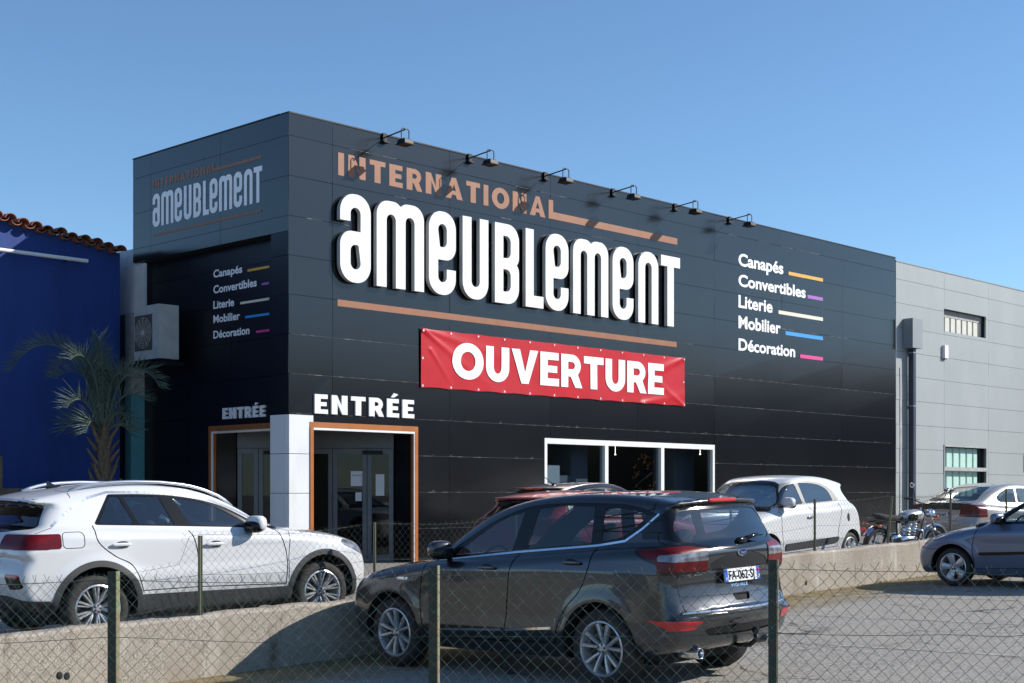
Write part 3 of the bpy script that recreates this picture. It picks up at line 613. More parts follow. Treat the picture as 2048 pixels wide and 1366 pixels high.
# ---- red banner
bt0, bz1 = front(842, 656, .03); _, bz0 = front(841.4, 774.8, .03); bt1 = front(1369.5, 715, .03)[0]
bz1b = front(1370.2, 715.6, .03)[1]; bz0b = front(1368.4, 812.9, .03)[1]; bz1 = .5 * (bz1 + bz1b); bz0 = .5 * (bz0 + bz0b); bw, bh = bt1 - bt0, bz1 - bz0
def bd(t, z):
    u, v = (t - bt0), (z - bz0); d = .030
    for k in range(12):                     # tension folds from the eyelets
        e = u - bw * k / 11
        d += .006 * math.exp(-(e / .05) ** 2) * math.exp(-v / .06) + .006 * math.exp(-(e / .05) ** 2) * math.exp(-(bh - v) / .06)
    for (cu, cv, sx, sz, amp, w, ln) in ((0, bh, 1, -.55, .02, .035, .9), (bw, bh, -1, -.35, .022, .05, 1.1), (bw, 0, -1, .5, .018, .045, 1.0), (bw - 1.6, 0, 1, .16, .02, .05, 1.2), (0.2, .75, .8, -.9, .014, .03, .45), (0, bh, 1, -.18, .012, .04, 1.6)):
        l_ = math.hypot(sx, sz); ax, az = sx / l_, sz / l_; du, dv = u - cu, v - cv; al = du * ax + dv * az; pr = -du * az + dv * ax
        if -.02 < al: d += amp * math.exp(-(pr / (w * (1 + al))) ** 2) * math.exp(-al / ln) * min(1, (al + .02) / .06)
    d += .006 * math.sin(u * 1.9 + v) * math.sin(v * 2.5) + .002 * math.sin(u * 5.3)
    return d
nu_, nv_ = 260, 60; vs = []; fs = []
for i in range(nu_ + 1):
    for j in range(nv_ + 1):
        t = bt0 + bw * i / nu_; z = bz0 + bh * j / nv_; sag = .016 * abs(math.sin(math.pi * 11 * i / nu_)); z += sag * max(0, 1 - j / nv_ * 6) - sag * max(0, 1 - (1 - j / nv_) * 6) * .8
        vs.append(FP(t, z, bd(t, z)))
for i in range(nu_):
    for j in range(nv_): k = i * (nv_ + 1) + j; fs.append((k, k + nv_ + 1, k + nv_ + 2, k + 1))
ban = mesh_obj('banner', vs, fs, M['red_vinyl'], smooth=True); tag(ban, 'red vinyl banner with white OUVERTURE lettering tied to the black facade', 'banner')
ot0, ot1 = front(903.5, 730, .03)[0], front(1326.5, 760, .03)[0]; oz1, oz0 = front(1326, 728.8, .03)[1], front(1326, 790, .03)[1]
block_on('lettering', 'OUVERTURE', lambda u, z, d: FP(u, z, bd(u, z) + d), ot0, ot1, oz0, oz1, M['white_vinyl'], ban, track=.085, d=.010, st=.275, sub=5)
mb = MB()
for k in range(12):
    for z in (bz0 + .04, bz1 - .04):
        t = bt0 + .04 + (bw - .08) * k / 11; q = Vector(FP(t, z, bd(t, z))); mb.lathe([(.0, .004), (.022, .006), (.022, .001)], q, N3, 10); mb.cut()
for t in (bt0 + .04, bt1 - .04): mb.lathe([(.0, .004), (.022, .006), (.022, .001)], Vector(FP(t, (bz0 + bz1) / 2, bd(t, (bz0 + bz1) / 2))), N3, 10); mb.cut()
mb.build_each('eyelet', M['grommet'], ban)
# ---- floodlights on arms
order = ('above the first copper letters near the corner', 'second from the building corner', 'third from the building corner', 'fourth from the building corner', 'fifth from the building corner', 'farthest from the building corner')
fl_t = [2.128, 4.28, front(1089, 351.5)[0], front(1225, 384)[0], front(1349, 414)[0], 12.81]
for i, t in enumerate(fl_t):
    z = 8.062; r_ = empty('floodlight', FP(t, z, 0), 'small black floodlight on a roof edge arm, ' + order[i], 'floodlight', 'floodlights along the roof edge')
    mb = MB(); mb.fbox(t - .045, t + .045, z - .075, z + .075, .002, .04); mb.fbox(t - .06, t + .06, z - .1, z - .075, .002, .09); mb.build('bracket', M['dark_metal'], r_)
    mb = MB(); mb.tube([FP(t, z, .03), FP(t, z + .05, .6)], .013); mb.build('arm', M['dark_metal'], r_)
    e = z + .05; mb = MB(); mb.tube([FP(t - .09, e - .2, .58), FP(t - .09, e - .02, .58), FP(t - .06, e + .01, .58), FP(t + .06, e + .01, .58), FP(t + .09, e - .02, .58), FP(t + .09, e - .2, .58)], .0095, 6); mb.build('yoke', M['dark_metal'], r_)
    mb = MB(); y0 = e - .28
    mb.hexa([FP(t - .10, y0 + .02, .47), FP(t + .10, y0 + .02, .47), FP(t + .10, y0 + .02, .69), FP(t - .10, y0 + .02, .69), FP(t - .095, y0 + .085, .48), FP(t + .095, y0 + .085, .48), FP(t + .095, y0 + .085, .68), FP(t - .095, y0 + .085, .68)])
    mb.fbox(t - .12, t + .12, y0 + .002, y0 + .018, .455, .705)
    for k in range(4): mb.fbox(t - .08 + k * .05, t - .06 + k * .05, y0 + .085, y0 + .105, .5, .65)
    mb.build('lamp_head', M['dark_metal'], r_)

# ================================================================ grey warehouse continuing the facade
gw = empty('grey_warehouse', FP(L_F + .05, up_z(*an(26, -19)), 0), 'light grey panelled warehouse adjoining the black shop', 'building')
GT = [L_F + .03, 23.5] + [23.5 + 2.84 * k for k in range(1, 8)]; GZ = [8.02, 7.55, 6.90, 6.235, 5.565, 4.90, 4.225, 3.55, 2.88, 2.21, 1.54, .87, .2]
V0, V1 = front(1888, 640)[0], front(1972, 640)[0]; vz1, vz0 = front(1888, 617)[1], front(1888, 662)[1]
G0, G1 = front(1889, 900)[0], front(1972, 900)[0]; gz1, gz0 = front(1889, 893)[1], .95
mb = MB(); panels(mb, FP, GT, GZ, [(V0, V1, vz0, vz1), (G0, G1, gz0, gz1)], -.05, -.004, gap=.004); mb.build('grey_cladding', M['grey_cladding'], gw)
mb = MB()
for t0, t1, z0, z1 in rect_sub(rect_sub([(L_F + .03, GT[-1], -.2, 8.0)], (V0, V1, vz0, vz1)), (G0, G1, gz0, gz1)): mb.fbox(t0, t1, z0, z1, -.2, -.054)
mb.cur = 1; mb.fbox(L_F + .03, GT[-1], 8.021, 8.05, -.22, .006)
mb.cur = 0; mb.fbox(L_F + .03, GT[-1], 7.2, 7.3, -20, -.21); mb.build('backing_wall', [M['joint'], M['hopper_grey']], gw)
def corr(t0, t1, z0, z1, d, pitch, mat, seam, name, slant=0.):
    mb = MB(); k = 0; t = t0
    while t < t1 - .01:
        e = min(t + pitch, t1); g = pitch * .16
        mb.cur = 0; mb.hexa([FP(t, z0, d - .03), FP(e - g, z0, d - .03), FP(e - g - .02, z0, d), FP(t + .02, z0, d), FP(t, z1, d - .03), FP(e - g, z1, d - .03), FP(e - g - .02, z1, d), FP(t + .02, z1, d)])
        mb.cur = 1; mb.fbox(e - g, e, z0, z1, d - .04, d - .03); t = e
    return mb.build(name, [mat, seam], gw)
corr(V0, V1 + .3, vz0, vz1 - .16, -.16, .36, M['corrugated'], M['joint'], 'inner_sheeting')
mb = MB(); mb.fbox(V0 - .1, V1 + .3, vz1 - .20, vz1 + .1, -.19, -.15); mb.build('inner_beam', M['concrete'], gw)
mb = MB(); mb.fbox(V0 - .1, V1 + .4, vz0 - .1, vz1 + .2, -.7, -.5); mb.build('vent_backing', M['interior_mid'], gw)
corr(G0, G1 - .18, gz0, gz1 - .02, -.16, .43, M['green_poly'], M['green_seam'], 'green_sheeting')
mb = MB(); mb.fbox(G0 - .02, G1 + .02, gz0 - .05, gz1 + .05, -.32, -.21); mb.build('window_backing', M['navy_metal'], gw)
mb = MB(); zm = front(1889, 937)[1]; mb.fbox(G0 - .04, G1 + .04, gz1, gz1 + .05, -.1, .02); mb.fbox(G0, G1, zm - .06, zm + .05, -.12, .012); mb.fbox(G0 - .04, G0, gz0, gz1, -.1, .015); mb.fbox(G1, G1 + .04, gz0, gz1, -.1, .015); mb.build('window_frame', M['concrete'], gw)
# downpipes with hopper boxes
def downpipe(tc, zt, zb, lab, w=.56, slope=0., dp=.30):
    r_ = empty('downpipe', FP(tc, up_z(*(CORNER + A * tc)), .2), lab, 'downpipe')
    mb = MB(); a, b = tc - w / 2, tc + w / 2
    mb.hexa([FP(a, zb, .01), FP(b, zb, .01), FP(b, zb, dp), FP(a, zb, dp), FP(a, zt, .01), FP(b, zt, .01), FP(b, zt - slope, dp), FP(a, zt - slope, dp)])
    mb.build('hopper_box', M['hopper_grey'], r_)
    mb = MB(); mb.fbox(tc - .07, tc + .07, up_z(*(CORNER + A * tc)) - .05, zb + .005, .05, .21); mb.build('pipe', M['navy_metal'], r_)
    mb = MB()
    for z in (zb - .12, zb - 1.6): mb.fbox(tc - .09, tc + .09, z - .015, z + .015, .0, .22); mb.cut()
    mb.build_each('pipe_clip', M['hopper_grey'], r_)
hz1, hz0 = front(1797, 636, .0)[1], front(1797, 695, .0)[1]
downpipe(21.35, hz1, hz0, 'dark square downpipe with grey hopper box where black meets grey cladding')
downpipe(29.5, front(2040, 872)[1], front(2040, 920)[1] - .1, 'dark downpipe with sloped grey hopper box low on the grey warehouse', .75, .35)
jt, jz = front(1888, 704); mb = MB(); mb.fbox(jt - .11, jt + .10, jz - .19, jz + .19, -.003, .09); mb.cur = 1; mb.fbox(jt - .06, jt + .08, jz - .21, jz - .19, .02, .06); o = mb.build('junction_box', [M['white_paint'], M['dark_metal']]); tag(o, 'small white electric box on the grey cladding', 'electric box')
mb = MB(); mb.fbox(20.9, 20.99, up_z(*an(26, -19)) - .1, front(1800, 735)[1], .0, .012); mb.build('pale_strip', M['concrete'], gw)

# ================================================================ blue neighbour house, gap between the buildings
BN = -24.2
def blue(px, py, off=0.):
    u = (px - CX) / FPX; Z = (BN + off) / (u * N[0] + N[1]); return u * Z * A[0] + Z * A[1], EYE - (py - HY) * Z / FPX
def BP(a, z, d=0.): p = an(a, BN + d); return (p[0], p[1], z)
ba1, bzr = blue(240, 507); ba0, bzl = blue(0, 440); sl_ = (bzl - bzr) / (ba0 - ba1); ba_l = ba1 - 14
bh_ = empty('blue_house', BP(ba1 - 4, float(up_z_an(14))), 'blue rendered house with a terracotta tiled roof edge', 'building')
mb = MB(); zl = bzr + sl_ * (ba_l - ba1)
mb.hexa([BP(ba_l, -.6, -7), BP(ba1, -.6, -7), BP(ba1, -.6), BP(ba_l, -.6), BP(ba_l, zl, -7), BP(ba1, bzr, -7), BP(ba1, bzr), BP(ba_l, zl)]); mb.build('wall', M['blue_render'], bh_)
mb = MB(); k = 0; a = ba1 - .08; pitch = .245
while a > ba_l:
    z = bzr + sl_ * (a - ba1); j = rnd.uniform(-.012, .012); ov = .17 + rnd.uniform(-.03, .03)
    for dpt in range(4):
        d1 = ov - dpt * .42; d0 = d1 - .46; zz = z + .03 + dpt * .012 + j; r = .105; n_ = 9; vs = []
        for dd_, rr in ((d1, r * 1.08), (d0, r * .95)):
            for q in range(n_ + 1):
                th = math.pi * q / n_
                vs.append(BP(a + rr * math.cos(th), zz + rr * .85 * math.sin(th) + (.02 if dd_ == d0 else 0), dd_))
            for q in range(n_ + 1):
                th = math.pi * q / n_; r2 = rr - .016
                vs.append(BP(a + r2 * math.cos(th), zz + r2 * .85 * math.sin(th) + (.02 if dd_ == d0 else 0), dd_))
        m_ = n_ + 1; fs_ = []
        for q in range(n_): fs_ += [(q, q + 1, 2 * m_ + q + 1, 2 * m_ + q), (m_ + q + 1, m_ + q, 3 * m_ + q, 3 * m_ + q + 1), (q + 1, q, m_ + q, m_ + q + 1)]
        mb.add(vs, fs_)
        ac = a - pitch / 2; vs = []      # the channel tile between two cover tiles
        for dd_ in (d1 - .03, d0):
            for q in range(n_ + 1): th = math.pi + math.pi * q / n_; vs.append(BP(ac + .1 * math.cos(th), zz + .035 + .075 * math.sin(th), dd_))
            for q in range(n_ + 1): th = math.pi + math.pi * q / n_; vs.append(BP(ac + .1 * math.cos(th), zz + .019 + .075 * math.sin(th), dd_))
        fs_ = []
        for q in range(n_): fs_ += [(q, q + 1, 2 * m_ + q + 1, 2 * m_ + q), (m_ + q + 1, m_ + q, 3 * m_ + q, 3 * m_ + q + 1), (q, m_ + q, m_ + q + 1, q + 1)]
        mb.add(vs, fs_)
    a -= pitch
mb.build('roof', M['tile'], bh_)
tl0 = blue(-260, 464, .22); tl1 = blue(175, 522, .22); r_ = empty('tube_light', BP(tl1[0] - 2, tl1[1], .2), 'long white fluorescent tube fitting on the blue wall', 'light')
mb = MB(); mb.tube([BP(tl0[0], tl1[1], .22), BP(tl1[0], tl1[1], .22)], .035, 10); mb.build('tube', M['white_paint'], r_)
mb = MB()
for q in (.35, 1.6, 3.2): mb.tube([BP(tl1[0] - q, tl1[1], .22), BP(tl1[0] - q, tl1[1] - .03, -.02)], .012, 6); mb.cut()
mb.build_each('wall_arm', M['dark_metal'], r_)
# planks against the blue wall
for i, (y0, y1) in enumerate(((977, 990), (1005, 1014))):
    p0 = blue(-40, y0, .5); p1 = blue(150, y0, .5); mb = MB(); z1 = p1[1]; z0 = blue(150, y1, .5)[1]; mb.obox(BP(p0[0] - 4, z0, .45), A3 * (p1[0] - p0[0] + 4), N3 * .06, (0, 0, z1 - z0)); 
    if i == 0: fr_ = empty('wooden_railing', BP(p1[0], float(up_z_an(12)), .48), 'weathered wooden plank railing in front of the blue wall', 'railing')
    mb.build('rail', M['wood'], fr_)
mb = MB(); q0 = blue(2, 900, .6)[0]
for q in (q0 - 3.6, q0 - 1.8, q0, q0 + 1.25): mb.obox(BP(q - .05, float(up_z_an(12)) - .05, .51), A3 * .09, N3 * .07, (0, 0, 2.05 if q == q0 else .95)); mb.cut()
mb.build_each('post', M['wood'], fr_)
# pale end panel, lintel and teal post in the gap
gp = empty('gap_pillar', LP(L_L - .2, .3, .1), 'teal and white pillar with pale panel between the blue and black buildings', 'pillar')
def glp(px, py): return left(px, py, 0.)
e0, e1 = glp(290, 560)[0], glp(241, 560)[0]; pz1, pz0 = glp(266, 531)[1], glp(266, 626)[1]
mb = MB(); mb.fbox(e0, e1 + .3, pz0, pz1, -.04, .01, LP); mb.cut(); mb.fbox(e0 + .25, e1 + .35, pz1 + .01, glp(250, 500)[1], -.1, -.05, LP); mb.build_each('pale_panel', M['pale_panel'], gp)
s0, s1 = glp(266.5, 800)[0], glp(254, 800)[0]; mb = MB(); zt_ = glp(260, 790)[1]
mb.fbox(s0, s1, zt_, pz0 - .01, -.25, .04, LP); mb.build('white_post', M['concrete'], gp); mb = MB(); mb.fbox(s0, s1, .1, zt_ - .002, -.25, .042, LP); mb.build('teal_post', M['teal'], gp)
mb = MB(); mb.fbox(e0 - .2, L_L + 2.4, .1, pz0 + .3, -.7, -.36, LP); mb.cut(); mb.fbox(4.6, L_L - .05, .1, FAS_Z, -.34, -.24, LP); mb.build_each('dark_infill', M['joint'], gp)
# air conditioner on a bracket
AO = .50
a0_, az1 = left(318, 607, AO); a1_, _ = left(268, 620, AO); _, az0 = left(318, 716, AO)
r_ = empty('air_conditioner', LP((a0_ + a1_) / 2, az0 - .1, AO - .2), 'grey beige air conditioning unit on a wall bracket beside the palm', 'air conditioner')
dpt = .42; mb = MB(); mb.fbox(a0_, a1_, az0, az1, AO - dpt, AO, LP); mb.build('casing', M['ac_metal'], r_)
ac_, az_ = a1_ - .33, (az0 + az1) / 2
mb = MB(); mb.fbox(ac_ - .30, ac_ + .30, az_ - .33, az_ + .33, AO + .001, AO + .006, LP); mb.build('fan_grille', M['ac_dark'], r_)
mb = MB()
for k in range(1, 8): rr = .04 * k; mb.tube([LP(ac_ + rr * math.cos(q * math.pi / 12), az_ + rr * math.sin(q * math.pi / 12), AO + .012) for q in range(25)], .004, 4, False)
for q in range(12): mb.tube([LP(ac_, az_, AO + .014), LP(ac_ + .29 * math.cos(q * math.pi / 6), az_ + .29 * math.sin(q * math.pi / 6), AO + .014)], .004, 4)
mb.lathe([(0, .02), (.05, .018), (.05, 0)], LP(ac_, az_, AO + .004), (-A3), 12); mb.build('fan_guard', M['ac_metal'], r_)
mb = MB(); mb.fbox(a0_ - .1, a1_ + .1, az0 - .13, az0 - .06, AO - dpt - .05, AO + .05, LP); mb.fbox(a0_ + .05, a0_ + .1, az0 - .06, az0, AO - dpt, AO, LP); mb.fbox(a1_ - .1, a1_ - .05, az0 - .06, az0, AO - dpt, AO, LP); mb.build('bracket', M['dark_metal'], r_)
# ================================================================ car builder
# A car body is the smooth intersection of its side outline, widths and plan, meshed once; doors, glass and lamps are cut out of it as parts.
M['rubber'] = pm('tyre_rubber', (.022, .021, .020), .8, col2=(.032, .029, .025), scale=20)
M['alloy'] = pm('alloy_rim', (.52, .53, .55), .25, metal=.45, coat=.5)
M['alloy_dark'] = pm('rim_dark', (.015, .015, .016), .6)  # dark brake disc behind the spokes, and the wheel nuts
M['trim_black'] = pm('black_trim', (.009, .009, .010), .14, spec=.3)
M['gloss_black'] = pm('gloss_black', (.008, .008, .009), .12)
M['cladding_plastic'] = pm('grey_plastic', (.045, .046, .048), .62, col2=(.036, .037, .039), scale=20)
M['chrome'] = pm('chrome', (.75, .77, .80), .12, metal=1.)
M['seam'] = pm('shut_line', (.010, .010, .011), .9)
M['red_lens'] = pm('red_lens', (.15, .0025, .006), .3, spec=.3, coat=.12, col2=(.07, .0015, .003), scale=10)
M['red_bright'] = pm('red_reflector', (.55, .012, .015), .2, coat=.5)
M['clear_lens'] = pm('clear_lens', (.30, .31, .33), .2, metal=.4, coat=.6, col2=(.10, .105, .115), scale=10)
M['car_glass'] = glass('car_glass', (.50, .57, .60), 0., 1.7)
M['car_glass_dark'] = glass('dark_car_glass', (.25, .30, .33), 0., 1.7)
M['car_glass_clear'] = glass('clear_car_glass', (.70, .76, .78), 0., 1.6)
M['upholstery'] = pm('upholstery', (.022, .022, .024), .9, col2=(.03, .03, .032), scale=30)
M['liner'] = pm('cabin_lining', (.035, .035, .037), .9)
M['headliner'] = pm('headliner', (.25, .245, .235), .9)
M['plate_white'] = pm('plate_white', (.72, .72, .72), .35); M['plate_blue'] = pm('plate_blue', (.012, .10, .50), .35)

def cr(pts, n=6, closed=True):
    """smooth outline through the points; a third value 1 keeps a corner"""
    P = [np.array(p[:2], float) for p in pts]; c = [len(p) > 2 for p in pts]; out = []; m = len(P)
    for i in range(m if closed else m - 1):
        p1, p2 = P[i], P[(i + 1) % m]; p0 = P[i - 1] if (closed or i) else p1; p3 = P[(i + 2) % m] if (closed or i + 2 < m) else p2
        l = np.linalg.norm(p2 - p1) + 1e-9
        def tng(a, b, q, corner):
            if corner: return (p2 - p1)
            la, lb = np.linalg.norm(q - a) + 1e-9, np.linalg.norm(b - q) + 1e-9
            return ((q - a) / la + (b - q) / lb) * .5 * l
        t1 = tng(p0, p2, p1, c[i]); t2 = tng(p1, p3, p2, c[(i + 1) % m])
        for k in range(n):
            t = k / n; h = (2 * t ** 3 - 3 * t ** 2 + 1, t ** 3 - 2 * t ** 2 + t, -2 * t ** 3 + 3 * t ** 2, t ** 3 - t ** 2); out.append(h[0] * p1 + h[1] * t1 + h[2] * p2 + h[3] * t2)
    if not closed: out.append(P[-1])
    return np.array(out)
def psdf(x, z, poly):
    x = np.asarray(x, float); z = np.asarray(z, float); d = np.full(x.shape, 1e9); ins = np.zeros(x.shape, bool); p = np.asarray(poly, float)
    for a, b in zip(p, np.roll(p, -1, 0)):
        e = b - a; l2 = e @ e + 1e-12; wx, wz = x - a[0], z - a[1]; t = np.clip((wx * e[0] + wz * e[1]) / l2, 0, 1)
        d = np.minimum(d, (wx - t * e[0]) ** 2 + (wz - t * e[1]) ** 2)
        c = ((a[1] <= z) != (b[1] <= z)); 
        if e[1] != 0: ins ^= c & (x < a[0] + (z - a[1]) / e[1] * e[0])
    return np.where(ins, -1, 1) * np.sqrt(d)
def smax(a, b, k): h = np.clip(.5 - .5 * (b - a) / k, 0, 1); return b * (1 - h) + a * h + k * h * (1 - h)
def smin(a, b, k): return -smax(-a, -b, k)
def sstep(x, a, b): t = np.clip((x - a) / (b - a), 0, 1); return t * t * (3 - 2 * t)
class Body:
    def __init__(s, sp, h):
        s.sp = sp; L, W, H = sp['L'], sp['W'], sp['H']; s.L, s.W, s.hw = L, W, W / 2
        r = .01; s.gx = np.arange(-.5, L + .5, r); s.gz = np.arange(-.1, H + .4, r); s.r = r
        X, Z = np.meshgrid(s.gx, s.gz, indexing='ij')
        s.tl = psdf(X, Z, cr(sp['low'])); s.tg = psdf(X, Z, cr(sp['green']))
        s.h = h; s.mesh()
    def tab(s, T, x, z):
        fx = np.clip((x - s.gx[0]) / s.r, 0, len(s.gx) - 1.001); fz = np.clip((z - s.gz[0]) / s.r, 0, len(s.gz) - 1.001)
        i = fx.astype(int); j = fz.astype(int); u = fx - i; v = fz - j
        return T[i, j] * (1 - u) * (1 - v) + T[i + 1, j] * u * (1 - v) + T[i, j + 1] * (1 - u) * v + T[i + 1, j + 1] * u * v
    def f(s, x, y, z):
        sp = s.sp; L, hw = s.L, s.hw; ay = np.abs(y); xm = L * .5
        cx = sp.get('cf', .14); cb = sp.get('cb', .07)
        q = np.where(x < xm, cx, cb) * y * y; x1 = xm + (x - xm) * (1 + q)
        lo = s.tab(s.tl, x1, z + .055 * (ay / hw) ** 2.5 * (z > .6))
        pf, pr = sp.get('pf', .12), sp.get('pr', .08)
        plan = 1 - pf * np.clip((1. - x) / 1., 0, 1) ** 2.2 - pr * np.clip((x - (L - .9)) / .9, 0, 1) ** 2
        zs, ws = zip(*sp['sect']); wl = hw * plan * np.interp(z, zs, ws)
        for xc in (sp['xf'], sp['xr']):
            rr = np.sqrt((x - xc) ** 2 + (z - sp['R']) ** 2); wl = wl + sp.get('flare', .018) * np.exp(-((rr - sp['arch']) / .11) ** 2)
        for za, amp, wd in sp.get('crease', ()): 
            wl = wl + amp * np.clip(1 - np.abs(z - za - .03 * (x - xm) / xm) / wd, 0, 1) * sstep(x, .9, 1.6) * (1 - sstep(x, L - 1.0, L - .3))
        lo = smax(lo, ay - wl, sp.get('kl', .10))
        gx = sp['gx']; qg = sp.get('cg', .20) * y * y; x2 = gx + (x - gx) * (1 + qg * np.where(x < gx, 1, sp.get('cgr', .6)))
        gr = s.tab(s.tg, x2, z + .05 * (ay / hw) ** 2)
        zb, zt, wb, wt = sp['gw']; wg = hw * (wb + (wt - wb) * np.clip((z - zb) / (zt - zb), -.3, 1.15) ** 1.0) * (1 - sp.get('gp', .07) * ((x - gx) / (L * .42)) ** 2)
        gr = smax(gr, ay - wg, sp.get('kg', .10))
        return smin(lo, gr, .035)
    def grad(s, V, e=.004):
        g = np.empty_like(V)
        for k in range(3):
            d = np.zeros(3); d[k] = e; g[:, k] = (s.f(*(V + d).T) - s.f(*(V - d).T)) / (2 * e)
        return g
    def mesh(s):
        h = s.h; o = np.array([-.12, -s.hw - .12, .0]); dim = [int((s.L + .24) / h) + 2, int((s.W + .24) / h) + 2, int((s.sp['H'] + .2) / h) + 2]
        X, Y, Z = np.meshgrid(*[o[k] + h * np.arange(dim[k]) for k in range(3)], indexing='ij'); F = s.f(X, Y, Z)
        n = np.array(dim) - 1; acc = np.zeros((*n, 3)); cnt = np.zeros(tuple(n)); I = np.stack(np.meshgrid(*[np.arange(q) for q in n], indexing='ij'), -1)
        cs = [(i, j, k) for i in (0, 1) for j in (0, 1) for k in (0, 1)]
        sl = lambda c: F[c[0]:c[0] + n[0], c[1]:c[1] + n[1], c[2]:c[2] + n[2]]
        for p in cs:
            for ax in range(3):
                if p[ax]: continue
                q = list(p); q[ax] = 1; fa, fb = sl(p), sl(q); c = (fa < 0) != (fb < 0); t = np.where(c, fa / np.where(fa == fb, 1, fa - fb), 0)
                pos = np.array(p, float) + t[..., None] * (np.array(q) - np.array(p)); acc[c] += pos[c]; cnt += c
        act = cnt > 0; idx = -np.ones(tuple(n), int); idx[act] = np.arange(act.sum())
        V = (I[act] + acc[act] / cnt[act][:, None]) * h + o; Q = []
        for ax in range(3):
            b, c = [k for k in range(3) if k != ax]
            lo = [slice(0, n[k]) for k in range(3)]; lo[b] = slice(1, n[b]); lo[c] = slice(1, n[c]); hi = list(lo); hi[ax] = slice(1, n[ax] + 1)
            fa, fb = F[tuple(lo)], F[tuple(hi)]; cr_ = (fa < 0) != (fb < 0); w = np.argwhere(cr_); w[:, b] += 1; w[:, c] += 1
            def cell(db, dc): v = w.copy(); v[:, b] -= db; v[:, c] -= dc; return idx[v[:, 0], v[:, 1], v[:, 2]]
            q = np.stack([cell(1, 1), cell(0, 1), cell(0, 0), cell(1, 0)], 1); flip = (fa[cr_] > 0) ^ (ax == 1); q[flip] = q[flip][:, ::-1]; Q.append(q)
        for _ in range(4):
            g = s.grad(V); fv = s.f(*V.T); V = V - (fv / (np.sum(g * g, 1) + 1e-9))[:, None] * g
        g = s.grad(V, .008); s.V = V; s.Nr = g / (np.linalg.norm(g, axis=1)[:, None] + 1e-9)
        s.P = [tuple(q) for q in np.concatenate(Q).tolist()]; s.lab = ['body'] * len(s.P)
    def clip(s, phi, src, dst):
        ph = phi(s.V[:, 0], s.V[:, 1], s.V[:, 2], s.Nr); ln = np.array([len(p) for p in s.P]); flat = np.fromiter((i for p in s.P for i in p), int)
        st = np.concatenate([[0], np.cumsum(ln)[:-1]]); vals = ph[flat]; mn = np.minimum.reduceat(vals, st); mx_ = np.maximum.reduceat(vals, st)
        src = set(src) if src else None; newV = []; newN = []; ek = {}; base = len(s.V); addP = []; addL = []
        for i in np.nonzero(mn < 0)[0]:
            if src and s.lab[i] not in src: continue
            if mx_[i] <= 0: s.lab[i] = dst; continue
            p = s.P[i]; ins = []; out = []; m = len(p)
            for k in range(m):
                a, b = p[k], p[(k + 1) % m]; fa, fb = ph[a], ph[b]
                (ins if fa <= 0 else out).append(a)
                if (fa <= 0) != (fb <= 0):
                    key = (a, b) if a < b else (b, a)
                    if key not in ek:
                        t = fa / (fa - fb); ek[key] = base + len(newV); newV.append(s.V[a] + (s.V[b] - s.V[a]) * t); newN.append(s.Nr[a] + (s.Nr[b] - s.Nr[a]) * t)
                    ins.append(ek[key]); out.append(ek[key])
            if len(out) >= 3: s.P[i] = tuple(out)
            else: s.P[i] = tuple(ins); s.lab[i] = dst; continue
            if len(ins) >= 3: addP.append(tuple(ins)); addL.append(dst)
        if newV: s.V = np.vstack([s.V, newV]); s.Nr = np.vstack([s.Nr, newN])
        s.P += addP; s.lab += addL
    def part(s, labels, off=0., drop=None):
        ids = [i for i, l in enumerate(s.lab) if l in labels]; m = {}; fs = []
        for i in ids: fs.append(tuple(m.setdefault(v, len(m)) for v in s.P[i]))
        k = np.fromiter(m.keys(), int) if m else np.zeros(0, int); N_ = s.Nr[k]; N_ = N_ / (np.linalg.norm(N_, axis=1)[:, None] + 1e-9)
        return s.V[k] + N_ * off, N_, fs
    def ys(s, x, z, sgn):
        t = np.linspace(0, s.hw + .1, 500); v = s.f(np.full(500, x), t, np.full(500, z)); i = np.nonzero(v < 0)[0]; return sgn * (t[i[-1]] if len(i) else 0.)
    def xs(s, y, z, rear=True):
        t = np.linspace(s.L * .4, s.L + .1, 700) if rear else np.linspace(s.L * .6, -.1, 700); i = []
        for _ in range(24):
            i = np.nonzero(s.f(t, np.full(700, y), np.full(700, z)) < 0)[0]
            if len(i): break
            y *= .96
        return t[i[-1]] if len(i) else s.L
    def zs(s, x, y):
        t = np.linspace(.3, s.sp['H'] + .15, 500); v = s.f(np.full(500, x), np.full(500, y), t); i = np.nonzero(v < 0)[0]; return t[i[-1]] if len(i) else 0.
    def nrm(s, p): g = s.grad(np.array([p], float), .01)[0]; return g / np.linalg.norm(g)
    def ribbon(s, pts, w, off, mat_b, mode='side', sgn=1, step=.014):
        """thin strip lying on the skin along a polyline; adds to mesh builder mat_b"""
        pts = np.asarray(pts, float); q = [pts[0]]
        for a, b in zip(pts[:-1], pts[1:]):
            n = max(1, int(np.linalg.norm(b - a) / step)); q += [a + (b - a) * k / n for k in range(1, n + 1)]
        P = []
        for a, b in q:
            if mode == 'side': P.append((a, s.ys(a, b, sgn), b))
            elif mode == 'rear':
                for _ in range(24):
                    if s.f(np.linspace(s.L * .6, s.L, 60), np.full(60, a), np.full(60, b)).min() < -.004: break
                    a *= .965
                P.append((s.xs(a, b), a, b))
            elif mode == 'front': P.append((s.xs(a, b, False), a, b))
            else: P.append((a, b, s.zs(a, b)))
        P = np.array(P); Nn = s.grad(P, .01); Nn /= np.linalg.norm(Nn, axis=1)[:, None]; vs = []; fs = []
        for i in range(len(P)):
            t = P[min(i + 1, len(P) - 1)] - P[max(i - 1, 0)]; sd = np.cross(Nn[i], t); sd /= (np.linalg.norm(sd) + 1e-9)
            vs += [P[i] + Nn[i] * off - sd * w / 2, P[i] + Nn[i] * off + sd * w / 2]
        for i in range(len(P) - 1): fs.append((2 * i, 2 * i + 1, 2 * i + 3, 2 * i + 2))
        mat_b.add(vs, fs); return P, Nn
